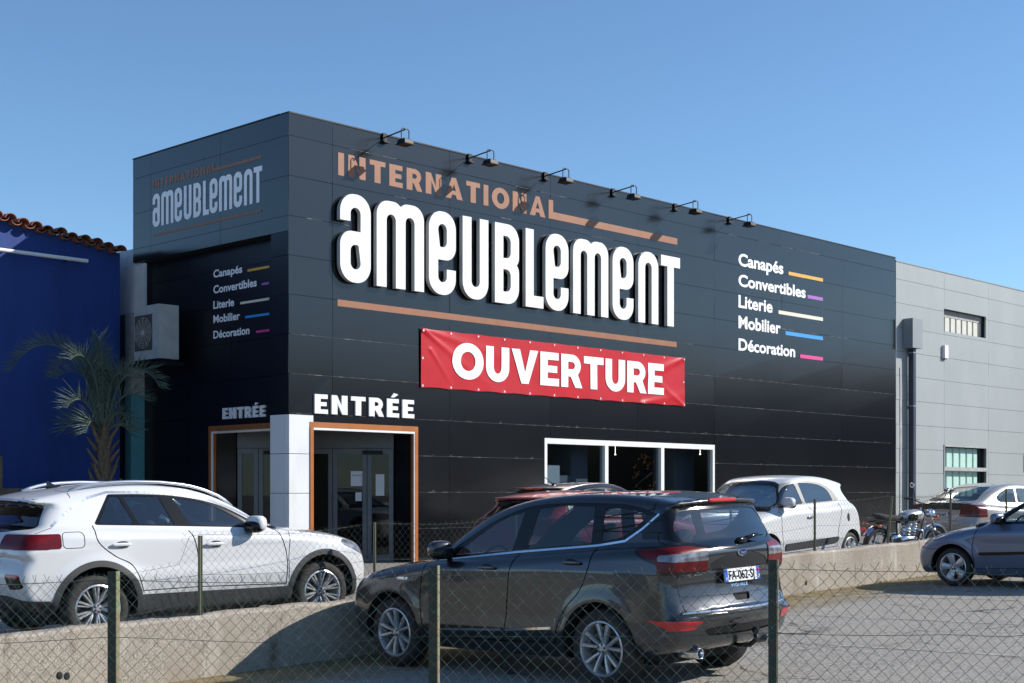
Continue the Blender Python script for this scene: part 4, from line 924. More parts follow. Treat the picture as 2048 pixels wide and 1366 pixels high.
def side_phi(poly, s, minw=.45, grow=0.):
    pl = np.asarray(poly, float)
    return lambda x, y, z, n: np.maximum(psdf(x, z, pl) - grow, minw - y * s)
def rear_phi(poly, xmin, grow=0.):
    pl = np.asarray(poly, float)
    return lambda x, y, z, n: np.maximum(psdf(y, z, pl) - grow, xmin - x)
def front_phi(poly, xmax, grow=0.):
    pl = np.asarray(poly, float)
    return lambda x, y, z, n: np.maximum(psdf(y, z, pl) - grow, x - xmax)
def circ_phi(xc, zc, r, s): return lambda x, y, z, n: np.maximum(np.sqrt((x - xc) ** 2 + (z - zc) ** 2) - r, .5 - y * s)
def either(*fs): return lambda x, y, z, n: np.minimum.reduce([f(x, y, z, n) for f in fs])
def mirror(poly): return [(-p[0], *p[1:]) for p in poly][::-1]
def sym(half): return list(half) + [(-p[0], *p[1:]) for p in half[::-1] if abs(p[0]) > 1e-6]

def wheel_meshes(R, rim, wdt, spokes, nuts=5):
    """meshes of tyre and rim about the origin, axle along Y, outer face towards +Y at y = 0"""
    t = MB(); r2 = rim * 1.03
    t.lathe([(r2 - .02, -wdt + .03), (r2 + .012, -wdt + .006), (R - .035, -wdt), (R - .008, -wdt + .025), (R, -wdt + .06), (R, -.055), (R - .008, -.022), (R - .035, -.002), (r2 + .03, .004), (r2 + .006, -.006), (r2 - .012, -.02)], (0, 0, 0), (0, 1, 0), 56)
    for k in range(3): t.lathe([(R + .0015, -wdt * (.3 + .2 * k) - .004), (R + .0015, -wdt * (.3 + .2 * k) + .004)], (0, 0, 0), (0, 1, 0), 40)
    m = MB(); m.lathe([(r2 - .004, -.014), (r2 + .004, -.004), (r2 - .010, .002), (r2 - .017, -.008), (r2 - .024, -.05), (r2 - .045, -wdt + .03)], (0, 0, 0), (0, 1, 0), 56)
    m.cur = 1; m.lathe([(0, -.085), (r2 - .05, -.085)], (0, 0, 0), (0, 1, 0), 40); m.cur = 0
    rh = rim * .20
    for ang, w0, w1, skew, dep in spokes:
        c, sn = math.cos(ang), math.sin(ang); c2, s2 = math.cos(ang + skew), math.sin(ang + skew)
        def pt(rr, side, y): ux, uz = c * rh + (c2 * (r2 - .02) - c * rh) * rr, sn * rh + (sn * 0 + s2 * (r2 - .02) - sn * rh) * rr; return (ux - side * math.sin(ang + skew * .5), y, uz + side * math.cos(ang + skew * .5))
        prof = [(0., w0, -.018 - dep), (.35, w0 + (w1 - w0) * .3, -.006 - dep * .6), (1., w1, -.006)]
        for (r_a, wa, ya), (r_b, wb, yb) in zip(prof[:-1], prof[1:]):
            m.add([pt(r_a, -wa, ya - .012), pt(r_b, -wb, yb - .012), pt(r_b, -wb * .55, yb), pt(r_a, -wa * .55, ya), pt(r_a, wa * .55, ya), pt(r_b, wb * .55, yb), pt(r_b, wb, yb - .012), pt(r_a, wa, ya - .012), pt(r_a, -wa, ya - .045), pt(r_b, -wb, yb - .045), pt(r_b, wb, yb - .045), pt(r_a, wa, ya - .045)],
                  [(0, 1, 2, 3), (3, 2, 5, 4), (4, 5, 6, 7), (8, 9, 1, 0), (7, 6, 10, 11)])
    m.lathe([(0, -.006), (rh * .45, -.006), (rh * .5, -.012), (rh, -.016), (rh * 1.15, -.03), (rh * 1.1, -.07)], (0, 0, 0), (0, 1, 0), 28)
    m.cur = 1
    for k in range(nuts): a_ = math.pi / 2 + k * 2 * math.pi / nuts; m.lathe([(0, -.011), (.011, -.011), (.013, -.02)], (rh * .74 * math.cos(a_), 0, rh * .74 * math.sin(a_)), (0, 1, 0), 8)
    return t, m
def car_frame(fw, h, sp, gnd, side):
    """matrix of a car whose near front wheel face stands at fw, heading h, on sloping ground"""
    h = np.array(h) / np.linalg.norm(h); r = np.array([h[1], -h[0]]); O = np.array(fw) - r * side * (sp['W'] / 2 - .03); g0 = gnd(*O)
    F = np.array([*h, gnd(*(O + h * 2)) / 2 - g0 / 2]); R = np.array([*r, gnd(*(O + r)) - g0]); F /= np.linalg.norm(F); R -= F * (R @ F); R /= np.linalg.norm(R); U = np.cross(R, F)
    X = -F; org = np.array([*O, g0]) - X * sp['xf']
    return Matrix(((X[0], R[0], U[0], org[0]), (X[1], R[1], U[1], org[1]), (X[2], R[2], U[2], org[2]), (0, 0, 0, 1)))

def build_car(sp, mtx, label, name='parked_car', sides=(1, -1), wheel_sides=(1, -1)):
    b = Body(sp, sp.get('h', .03)); base = mtx.copy(); c = mtx @ Vector((sp['L'] / 2, 0, 0)); base.translation = c
    root = empty(name, None, label, 'car', mat=base); off = Matrix.Translation((-sp['L'] / 2, 0, 0))
    def put(o, par=root):
        o.parent = par
        if par is root: o.matrix_parent_inverse = off
        return o
    def mk(nm, V, Nn, fs, mats, par=root, fm=None): return put(mesh_obj(nm, V, fs, mats, None, fm, True, normals=Nn), par)
    def mkb(mb, nm, mats, par=root, smooth=False): o = mesh_obj(nm, mb.v, mb.f, mats, None, mb.m, smooth); return put(o, par)
    R, arch = sp['R'], sp['arch']; drops = set()
    for xc in (sp['xf'], sp['xr']):
        for s in (1, -1):
            if sp.get('arch_trim'): b.clip(circ_phi(xc, R, arch + sp['arch_trim'], s), None, 'cladding')
            b.clip(circ_phi(xc, R, arch, s), None, 'hole')
    if sp.get('sill'): b.clip(lambda x, y, z, n: np.maximum(z - sp['sill'] - .012 * (x - 2), np.maximum(sp.get('sill_x0', .0) - x, x - sp.get('sill_x1', 99))), ['body'], 'cladding')
    for s in (1, -1):
        for i, poly in enumerate(sp['doors']): b.clip(side_phi(cr(poly), s, .40), ['body', 'cladding'] if sp.get('door_sill', False) else ['body'], f'door{i}{s}')
    solid = {'body', 'cladding'} | {f'door{i}{s}' for i in range(len(sp['doors'])) for s in (1, -1)}
    extra = []
    for reg in sp.get('regions', ()):
        nm, mt, offs, fn = reg[:4]; b.clip(fn, reg[4] if len(reg) > 4 else solid, nm); extra.append((nm, mt, offs)); 
        if len(reg) > 5: solid.add(nm)
    for s in (1, -1):
        b.clip(side_phi(cr(sp['dlo']), s, .40), None, f'wtrim{s}')
        for i, poly in enumerate(sp['glass']): b.clip(side_phi(cr(poly), s, .40), [f'wtrim{s}'], f'glass{i}{s}')
    b.clip(front_phi(cr(sp['ws']), sp['ws_x'], .03), None, 'ws_trim'); b.clip(front_phi(cr(sp['ws']), sp['ws_x']), ['ws_trim'], 'ws')
    b.clip(rear_phi(cr(sp['rw']), sp['rw_x'], sp.get('rw_trim', .03)), None, 'rw_trim')
    if 'rw_black' in sp: b.clip(rear_phi(cr(sp['rw_black']), sp['rw_x']), None, 'rw_trim')
    b.clip(rear_phi(cr(sp['rw']), sp['rw_x']), ['rw_trim'], 'rw')
    for reg in sp.get('late', ()): b.clip(reg[3], None, reg[0]); extra.append(reg[:3])
    paint = sp['paint']
    body = mk('body', *b.part({'body'}), paint)
    if any(l == 'cladding' for l in b.lab): mk('cladding', *b.part({'cladding'}, .006), sp.get('clad_mat', M['cladding_plastic']))
    doors = {}
    for i, poly in enumerate(sp['doors']):
        for s in (1, -1):
            V, Nn, fs = b.part({f'door{i}{s}'}); fm = [0] * len(fs)
            if not fs: continue
            mb = MB()
            if s in sides:
                pl = [p for p in cr(poly)]; pl = [p for p in pl if psdf(np.array([p[0]]), np.array([p[1]]), cr(sp['dlo']))[0] > .012] if sp.get('seam_below', True) else pl
                runs = [[]]
                for p in pl + pl[:1]:
                    if runs[-1] and np.linalg.norm(p - runs[-1][-1]) > .35: runs.append([])
                    runs[-1].append(p)
                for r_ in runs:
                    if len(r_) > 1: b.ribbon(r_, .008, .003, mb, 'side', s)
            n0 = len(V); V2 = list(V) + [np.array(v) for v in mb.v]; fs2 = fs + [tuple(n0 + k for k in f) for f in mb.f]; fm += [1] * len(mb.f)
            N2 = list(Nn) + [b.nrm(v) for v in mb.v]
            doors[i, s] = mk('door', V2, N2, fs2, [paint, M['seam']], root, fm)
    for s in (1, -1):
        V, Nn, fs = b.part({f'wtrim{s}'}, .001); 
        if fs: mk('window_frame', V, Nn, fs, sp.get('dlo_mat', M['trim_black']))
        for i in range(len(sp['glass'])):
            V, Nn, fs = b.part({f'glass{i}{s}'}, -.004)
            if fs: mk('side_window', V, Nn, fs, sp.get('glass_mats', [M['car_glass']] * 9)[i])
    for nm, lb, mt in (('windscreen', 'ws', sp.get('ws_mat', M['car_glass_clear'])), ('rear_window', 'rw', sp.get('rw_mat', M['car_glass'])), ('windscreen_surround', 'ws_trim', M['gloss_black']), ('rear_window_surround', 'rw_trim', sp.get('rwt_mat', M['gloss_black']))):
        V, Nn, fs = b.part({lb}, -.003 if 'sur' not in nm else .001)
        if fs: mk(nm, V, Nn, fs, mt)
    seen = set()
    for nm, mt, offs in extra:
        if nm in seen: continue
        seen.add(nm); V, Nn, fs = b.part({nm}, offs)
        if fs: mk(nm.split('@')[0], V, Nn, fs, mt)
    V, Nn, fs = b.part(solid, -.045); mk('cabin_lining', V, Nn, fs, M['liner'])
    # wheels and wells
    t, m = wheel_meshes(R, sp['rim'], sp.get('tw', .215), sp['spokes']); tm = rm = None
    well = MB()
    for xc in (sp['xf'], sp['xr']):
        for s in (1, -1):
            yw = s * (sp['W'] / 2 - sp.get('tuck', .03)); n_ = 20; vs = []; fs = []
            for k in range(n_ + 1):
                a_ = math.pi * (-.12 + 1.24 * k / n_)
                for yy, rr in ((b.ys(xc + arch * .98 * math.cos(a_), R + arch * .98 * math.sin(a_), s) - s * .004, arch + .004), (s * (sp['W'] / 2 - .34), arch + .004)): vs.append((xc + rr * math.cos(a_), yy, R + rr * math.sin(a_)))
            for k in range(n_): fs.append((2 * k, 2 * k + 1, 2 * k + 3, 2 * k + 2))
            well.add(vs, fs); k0 = len(vs)
            well.add([(xc + (arch + .004) * math.cos(math.pi * (-.12 + 1.24 * k / n_)), s * (sp['W'] / 2 - .34), R + (arch + .004) * math.sin(math.pi * (-.12 + 1.24 * k / n_))) for k in range(n_ + 1)], [tuple(range(n_ + 1))]); well.cut()
            w_ = bpy.data.objects.new('wheel', None); COL.objects.link(w_); put(w_); w_.location = (xc, yw, R); w_.rotation_euler = (0, rnd.uniform(-.3, .3) if xc > 2 else .25, 0 if s > 0 else math.pi); w_.empty_display_size = .1
            if tm is None:
                to = auto_smooth(mesh_obj('tyre', t.v, t.f, M['rubber'], None, t.m), 40); ro = auto_smooth(mesh_obj('rim', m.v, m.f, [sp.get('rim_mat', M['alloy']), M['alloy_dark']], None, m.m), 30); tm, rm = to.data, ro.data
            else: to = bpy.data.objects.new('tyre', tm); ro = bpy.data.objects.new('rim', rm); COL.objects.link(to); COL.objects.link(ro)
            to.parent = w_; ro.parent = w_
    well.build_each('wheel_well', M['seam'], put=put)
    # cabin
    zf = sp.get('floor', .32); gz = sp['gw'][0]; xd = sp['dash_x']
    def seat(x, y, nm='seat'):
        mb = MB(); mb.blob((x, y, zf + .22), (.26, .25, .10), 3.5, 16, 8); rot = Matrix.Rotation(.28, 3, 'Y'); mb.blob((x + .27, y, zf + .52), (.09, .25, .34), 3.2, 16, 10, rot); mb.blob((x + .37, y, zf + .90 + sp.get('hr', 0)), (.055, .14, .10), 2.6, 14, 8, rot); return mkb(mb, nm, M['upholstery'], root, True)
    for y in (.37, -.37): seat(xd + .95, y)
    mb = MB(); x = xd + 1.82; rot = Matrix.Rotation(.3, 3, 'Y'); mb.blob((x, 0, zf + .2), (.25, .62, .11), 4, 16, 8); mb.blob((x + .27, 0, zf + .5), (.09, .62, .32), 4, 16, 8, rot)
    for y in (.38, -.38): mb.blob((x + .37, y, zf + .86 + sp.get('hr', 0)), (.05, .13, .085), 2.6, 14, 8, rot)
    mkb(mb, 'rear_bench', M['upholstery'], root, True)
    mb = MB(); mb.blob((xd + .1, 0, gz - .12), (.28, sp['W'] * .42, .14), 4, 18, 8); mkb(mb, 'dashboard', M['trim_black'], root, True)
    mb = MB(); cw = Vector((xd + .46, -.37, gz - .08)); 
    mb.tube([cw + Vector((math.sin(.4) * .18 * math.sin(k * math.pi / 12), .185 * math.cos(k * math.pi / 12), .17 * math.sin(k * math.pi / 12))) for k in range(25)], .015, 6, False); mb.tube([cw, cw + Vector((-.25, 0, -.1))], .03, 6); mb.tube([cw - Vector((0, .17, 0)), cw + Vector((0, .17, 0))], .014, 6); mkb(mb, 'steering_wheel', M['trim_black'])
    mb = MB(); mb.box(.5, sp['L'] - .4, -sp['W'] / 2 + .16, sp['W'] / 2 - .16, zf - .06, zf); mkb(mb, 'floor_pan', M['seam'])
    if sp.get('rear_shelf'): mb = MB(); mb.box(x + .5, x + .5 + sp['rear_shelf'], -.6, .6, gz - .12, gz - .10); mkb(mb, 'parcel_shelf', M['upholstery'])
    # mirrors, handles
    mx, mz = sp['mirror']
    for s in sides:
        y0 = b.ys(mx, mz - .03, s); par = root; mb = MB(); mb.blob((mx + .03, y0 + s * .15, mz + .02), (.075, .12, .085), 3, 18, 10, Matrix.Rotation(s * .25, 3, 'Z')); mb.cur = 1
        mb.blob((mx + .06, y0 + s * .15, mz - .01), (.07, .115, .065), 3, 16, 8, Matrix.Rotation(s * .25, 3, 'Z')); mb.tube([(mx - .02, y0 - s * .03, mz - .05), (mx + .01, y0 + s * .08, mz - .03)], .028, 8)
        mo = mkb(mb, 'wing_mirror', [sp.get('mirror_mat', paint), M['trim_black']], root, True)
        for di, (x_, z_) in enumerate(sp['handles']):
            yh = b.ys(x_, z_, s); mb = MB(); mb.blob((x_, yh + s * .022, z_), (.11, .012, .018), 3, 14, 6); mb.cur = 1; mb.blob((x_ - .02, yh + s * .001, z_), (.07, .006, .032), 2.4, 14, 6)
            ho = mesh_obj('handle', mb.v, mb.f, [sp.get('handle_mat', paint), M['seam']], None, mb.m, True); dpar = doors.get((di, s)); ho.parent = dpar if dpar else root
            if not dpar: put(ho)
    return root, b, mk, mkb, put
def plate(b, mkb, txt, z, y=0., slope=0., w=.52, nm='number_plate', left_txt='F', right_txt='03', simple=False):
    x0 = b.xs(y, z + .06) ; x1 = b.xs(y, z - .06); x = max(x0, x1) + .012
    mb = MB(); f = lambda u, zz, d: (x + d + (z - zz) * slope, y + u, zz); hh = .055
    mb.hexa([f(-w / 2, z - hh, -.01), f(w / 2, z - hh, -.01), f(w / 2, z - hh, .0), f(-w / 2, z - hh, .0), f(-w / 2, z + hh, -.01), f(w / 2, z + hh, -.01), f(w / 2, z + hh, 0), f(-w / 2, z + hh, 0)])
    mb.cur = 1
    for s in (-1, 1): u0, u1 = sorted((s * w / 2, s * (w / 2 - .045))); mb.hexa([f(u0, z - hh, 0), f(u1, z - hh, 0), f(u1, z - hh, .0015), f(u0, z - hh, .0015), f(u0, z + hh, 0), f(u1, z + hh, 0), f(u1, z + hh, .0015), f(u0, z + hh, .0015)])
    o = mkb(mb, nm, [M['plate_white'], M['plate_blue']])
    t = text_on('plate_text', txt, f, -w / 2 + .06, w / 2 - .085, z - .038, z + .038, M['trim_black'], None, .012, d=.003); t.parent = o
    t = text_on('plate_text', left_txt, f, -w / 2 + .014, -w / 2 + .031, z - .042, z - .016, M['plate_white'], None, .02, d=.003); t.parent = o
    t = text_on('plate_text', right_txt, f, w / 2 - .038, w / 2 - .008, z - .042, z - .012, M['plate_white'], None, .02, d=.003); t.parent = o
    mb = MB(); u = w / 2 - .023; mb.hexa([f(u - .012, z + .01, .0015), f(u + .012, z + .01, .0015), f(u + .012, z + .01, .003), f(u - .012, z + .01, .003), f(u - .012, z + .04, .0015), f(u + .012, z + .04, .0015), f(u + .012, z + .04, .003), f(u - .012, z + .04, .003)])
    e = mesh_obj('plate_emblem', mb.v, mb.f, M['red_bright']); e.parent = o
    return o
# ================================================================ the parked vehicles
PI = math.pi
def spk(n, pairs, w0, w1, dep, rot=PI / 2): return [(rot + 2 * PI * k / n + o, w0, w1, sk, dep) for k in range(n) for o, sk in pairs]
def two(nm, mt, offs, side, rear=None, xmin=4., grow=0., minw=.45, src=None):
    """a lamp that wraps from the flank to the tail, on both sides of the car"""
    out = []
    for s in (1, -1):
        fs_ = []
        if side: fs_.append(side_phi(cr(side, 5), s, minw, grow))
        if rear: fs_.append(rear_phi(cr(rear if s > 0 else mirror(rear), 5), xmin, grow))
        out.append((f'{nm}@{s}', mt, offs, either(*fs_)) + ((src(s),) if src else ()))
    return out
def front_two(nm, mt, offs, poly, xmax): return [(f'{nm}@{s}', mt, offs, front_phi(cr(poly if s > 0 else mirror(poly), 5), xmax)) for s in (1, -1)]

# ---- dark SUV in the foreground
M['suv_paint'] = pm('dark_grey_paint', (.044, .046, .052), .31, metal=.8, coat=1., col2=(.052, .054, .06), scale=300)
SUV = dict(L=4.524, W=1.838, H=1.70, h=.026, R=.345, arch=.41, xf=.90, xr=3.59, rim=.232, tw=.22, tuck=.025, paint=M['suv_paint'], kl=.10, kg=.09,
 low=[(.30, .25), (.08, .30), (.0, .48), (.015, .68), (.07, .82), (.24, .925), (.6, 1.005), (1.1, 1.075), (1.5, 1.11), (2.5, 1.17), (3.5, 1.235), (4.1, 1.265), (4.38, 1.25), (4.44, 1.215), (4.462, 1.16), (4.452, 1.02, 1), (4.41, .985, 1), (4.44, .80), (4.475, .70, 1), (4.523, .665, 1), (4.524, .60), (4.49, .55, 1), (4.455, .44), (4.38, .36), (4.1, .29), (3.6, .24), (.9, .23)],
 green=[(1.0, .95), (1.27, 1.12), (1.7, 1.37), (2.1, 1.55), (2.5, 1.645), (3.0, 1.69), (3.5, 1.69), (3.9, 1.665), (4.275, 1.61, 1), (4.28, 1.585, 1), (4.235, 1.565, 1), (4.32, 1.40), (4.42, 1.18), (4.40, .95)],
 sect=[(.15, .88), (.28, .945), (.42, .985), (.6, 1.0), (.85, 1.0), (1.0, .988), (1.12, .965), (1.2, .945), (1.35, .88)], crease=[(1.0, .014, .16), (.47, .016, .12)], gx=2.75, gw=(1.1, 1.66, .895, .70), flare=.022, pf=.14, pr=.09, cb=.085,
 spokes=spk(5, ((-.17, -.10), (.17, .10)), .013, .019, .02),
 doors=[[(1.40, 1.09, 1), (2.60, 1.175, 1), (2.545, 1.0), (2.46, .45), (2.42, .35, 1), (1.38, .345, 1), (1.33, .7)], [(2.60, 1.175, 1), (3.50, 1.24, 1), (3.49, 1.05), (3.38, .83), (3.24, .70), (3.14, .55), (3.08, .37, 1), (2.42, .35, 1), (2.46, .45), (2.545, 1.0)]],
 dlo=[(1.50, 1.085, 1), (1.85, 1.275), (2.2, 1.455), (2.6, 1.572), (3.0, 1.60), (3.45, 1.597), (3.85, 1.565), (4.085, 1.495, 1), (3.93, 1.38), (3.77, 1.285), (3.48, 1.245), (2.54, 1.178), (1.65, 1.09)],
 glass=[[(1.72, 1.12, 1), (1.98, 1.30), (2.28, 1.455), (2.55, 1.535, 1), (2.47, 1.175, 1)], [(2.66, 1.195, 1), (2.72, 1.555, 1), (3.05, 1.575), (3.38, 1.57, 1), (3.41, 1.245, 1)], [(3.52, 1.265, 1), (3.51, 1.555, 1), (3.8, 1.535), (3.99, 1.485, 1), (3.75, 1.31)]],
 glass_mats=[glass('suv_front_glass', (.26, .32, .36), 0., 1.65), glass('suv_tinted_glass', (.40, .47, .52), 0., 1.65), glass('suv_quarter_glass', (.66, .73, .76), 0., 1.6)], ws=sym([(0, 1.60), (-.46, 1.575, 1), (-.62, 1.15, 1), (-.3, 1.10), (0, 1.09)]), ws_x=2.3,
 rw=sym([(0, 1.525), (-.50, 1.515), (-.575, 1.50, 1), (-.665, 1.36), (-.64, 1.285), (-.45, 1.23), (-.2, 1.21), (0, 1.205)]), rw_black=sym([(0, 1.57), (-.60, 1.555, 1), (-.72, 1.44), (-.79, 1.31, 1), (-.60, 1.225), (-.3, 1.19), (0, 1.185)]), rw_x=3.95, rw_mat=glass('suv_rear_glass', (.50, .57, .61), 0., 2.1),
 dash_x=1.35, mirror=(1.62, 1.16), handles=[(2.27, 1.02), (3.30, 1.085)], rear_shelf=.5, hr=.06)
TLs, TLr = [(3.97, 1.195, 1), (4.2, 1.215), (4.60, 1.235, 1), (4.60, 1.015, 1), (4.36, 1.015, 1), (4.24, 1.085), (4.08, 1.135)], [(.98, 1.235, 1), (.56, 1.185, 1), (.70, 1.012, 1), (.98, 1.012, 1)]
SUV['regions'] = two('lamp_surround', M['gloss_black'], .001, TLs, TLr, 4.2, .022) + two('taillight', M['red_lens'], .006, TLs, TLr, 4.2, 0., src=lambda s: {f'lamp_surround@{s}'}) \
 + two('reversing_lamp', M['clear_lens'], .008, [(4.20, 1.13, 1), (4.26, 1.155), (4.60, 1.165, 1), (4.60, 1.11, 1), (4.27, 1.105)], [(.98, 1.16, 1), (.60, 1.15, 1), (.635, 1.10, 1), (.98, 1.11, 1)], 4.2, src=lambda s: {f'taillight@{s}'}) \
 + two('headlight', M['clear_lens'], .003, [(.0, .74, 1), (.26, .885), (.70, .97, 1), (.62, .90), (.38, .80), (.05, .68)]) \
 + two('rear_reflector', M['red_bright'], .004, None, [(.90, .615, 1), (.58, .60, 1), (.64, .53, 1), (.86, .53, 1)], 4.1) \
 + [('bumper_grille', M['trim_black'], -.012, rear_phi(cr(sym([(0, .535), (-.44, .53), (-.53, .51), (-.47, .465, 1), (0, .455)])), 4.2)), ('tailgate_pull', M['seam'], -.02, rear_phi(cr([(-.13, .80, 1), (.13, .80, 1), (.10, .735, 1), (-.10, .735, 1)]), 4.2)),
    ('tailgate_shade_band', pm('shade_band_paint', (.02, .021, .024), .4, metal=.4), -.004, rear_phi(cr([(-.46, 1.015, 1), (-.38, 1.09), (.38, 1.09), (.46, 1.015, 1)]), 4.2))]  # band above the plate, painted darker for the shade of its downward face
m_suv = car_frame((-.0826 * 14.06, 14.06), B, SUV, lot_z, -1)
root, b, mk, mkb, put = build_car(SUV, m_suv, 'dark grey five door SUV parked nose to the low wall behind the near fence')
mb = MB(); b.ribbon([(1.52, 1.068), (2.54, 1.16), (3.48, 1.228), (3.78, 1.27), (3.945, 1.375), (4.095, 1.498)], .02, .004, mb, 'side', -1); mb.cut(); mkb(mb, 'chrome_strip', M['chrome'], smooth=True)
mb = MB(); b.ribbon([(1.50, .415), (2.42, .455)], .022, .006, mb, 'side', -1); mb.cut(); b.ribbon([(2.46, .457), (3.05, .50)], .022, .006, mb, 'side', -1); mb.cut(); mb.build_each('chrome_door_strip', M['chrome'], put=put)
mb = MB(); P_ = [(b.xs(y, .668) + .006, y, .672) for y in np.linspace(-.76, .76, 25)]; mb.tube(P_, .016, 6); mkb(mb, 'chrome_bar', M['chrome'], smooth=True)
mb = MB()
half = [(-.64, 1.575), (-.775, 1.33), (-.81, 1.22), (-.76, 1.0), (-.735, .80), (-.72, .70), (-.68, .645)]
b.ribbon(half + [(-p, q) for p, q in half[::-1]], .010, .003, mb, 'rear'); mb.cut(); b.ribbon([(-.72, .805), (-.3, .795), (.3, .795), (.72, .805)], .006, .003, mb, 'rear'); mb.cut()
b.ribbon([(4.03, 1.64), (4.03, 1.5)], .006, .0028, mb, 'side', -1); mb.cut()
b.ribbon([(1.02, 1.03), (1.3, 1.07)], .008, .0028, mb, 'side', -1); mb.cut(); b.ribbon([(-.87, .62), (-.56, .635), (-.5, .60)], .007, .0028, mb, 'rear'); mb.cut()
mb.build_each('shut_line', M['seam'], put=put)
mb = MB(); x_ = b.xs(0, 1.585); mb.blob((4.262, 0, 1.60), (.022, .21, .018), 4, 16, 6); mkb(mb, 'brake_light', M['red_bright'])
pl_ = plate(b, mkb, 'FA-062-SJ', .955, slope=.12)
bx = b.xs(0, 1.145); mb = MB(); mb.lathe([(0, .012), (.055, .010), (.066, .004), (.066, 0)], (0, 0, 0), (1, 0, 0), 32); mb.v = [(bx + v[0], v[1] * 1.05, 1.145 + v[2] * .48) for v in mb.v]; mkb(mb, 'badge', M['chrome'])
mb = MB(); mb.lathe([(0, .0135), (.053, .0125), (.058, .009)], (0, 0, 0), (1, 0, 0), 32); mb.v = [(bx + v[0], v[1] * 1.05, 1.145 + v[2] * .46) for v in mb.v]; mkb(mb, 'badge_field', pm('badge_blue', (.006, .02, .11), .25, coat=.5))
f_ = lambda u, z, d: (bx + .0135 + d, u, z); put(text_on('badge_script', 'Ford', f_, -.034, .034, 1.134, 1.156, M['chrome'], None, .004, d=.001, shear=.3))
bx2 = b.xs(-.1, .865); put(text_on('badge_script', 'VIGNALE', lambda u, z, d: (bx2 + .004 + d - (z - .865) * .2, u, z), -.13, .12, .852, .878, M['chrome'], None, .01, 1.1, d=.001))
mb = MB(); rot = Matrix.Rotation(.2, 3, 'X'); wx = b.xs(.12, 1.25); 
mb.blob((wx + .02, .05, 1.245), (.03, .07, .028), 2.6, 14, 8); mb.tube([(wx + .03, .05, 1.25), (wx + .012, .30, 1.285), (wx + .0, .40, 1.278)], .016, 6, rs=[.02, .015, .006]); mkb(mb, 'rear_wiper', M['trim_black'], smooth=True)
mb = MB(); 
for y in (-.52, .52): mb.lathe([(.038, -.2), (.040, 0), (.044, .012), (.048, .0), (.048, -.2)], (b.xs(y * .9, .40) - .02, y, .315), (1, 0, 0), 20); mb.cut()
mb.build_each('exhaust_pipe', M['chrome'], smooth=True, put=put)
mb = MB(); mb.tube([(4.2, 0, .36), (4.40, 0, .335), (4.52, 0, .345), (4.575, 0, .39), (4.58, 0, .44)], .021, 10); mb.blob((4.58, 0, .475), (.032, .032, .035), 2, 14, 10); mkb(mb, 'tow_bar', M['gloss_black'], smooth=True)
mb = MB(); mb.blob((1.0, -.88, .89), (.085, .012, .022), 3, 14, 6); v0 = b.ys(1.08, .885, -1); mb.v = [(v[0] + .08, v[1] + .88 + v0, v[2]) for v in mb.v]; mkb(mb, 'side_vent', M['chrome'])
mb = MB(); ax_, az_ = 1.98, b.zs(2.02, -.0) ; ax_ = 3.85; az_ = b.zs(3.85, 0.); mb.tube([(ax_ - .6, 0, b.zs(ax_ - .6, 0)), (ax_ - .36, 0, b.zs(ax_ - .6, 0) + .16)], .004, 5); mkb(mb, 'antenna', M['gloss_black'], smooth=True)

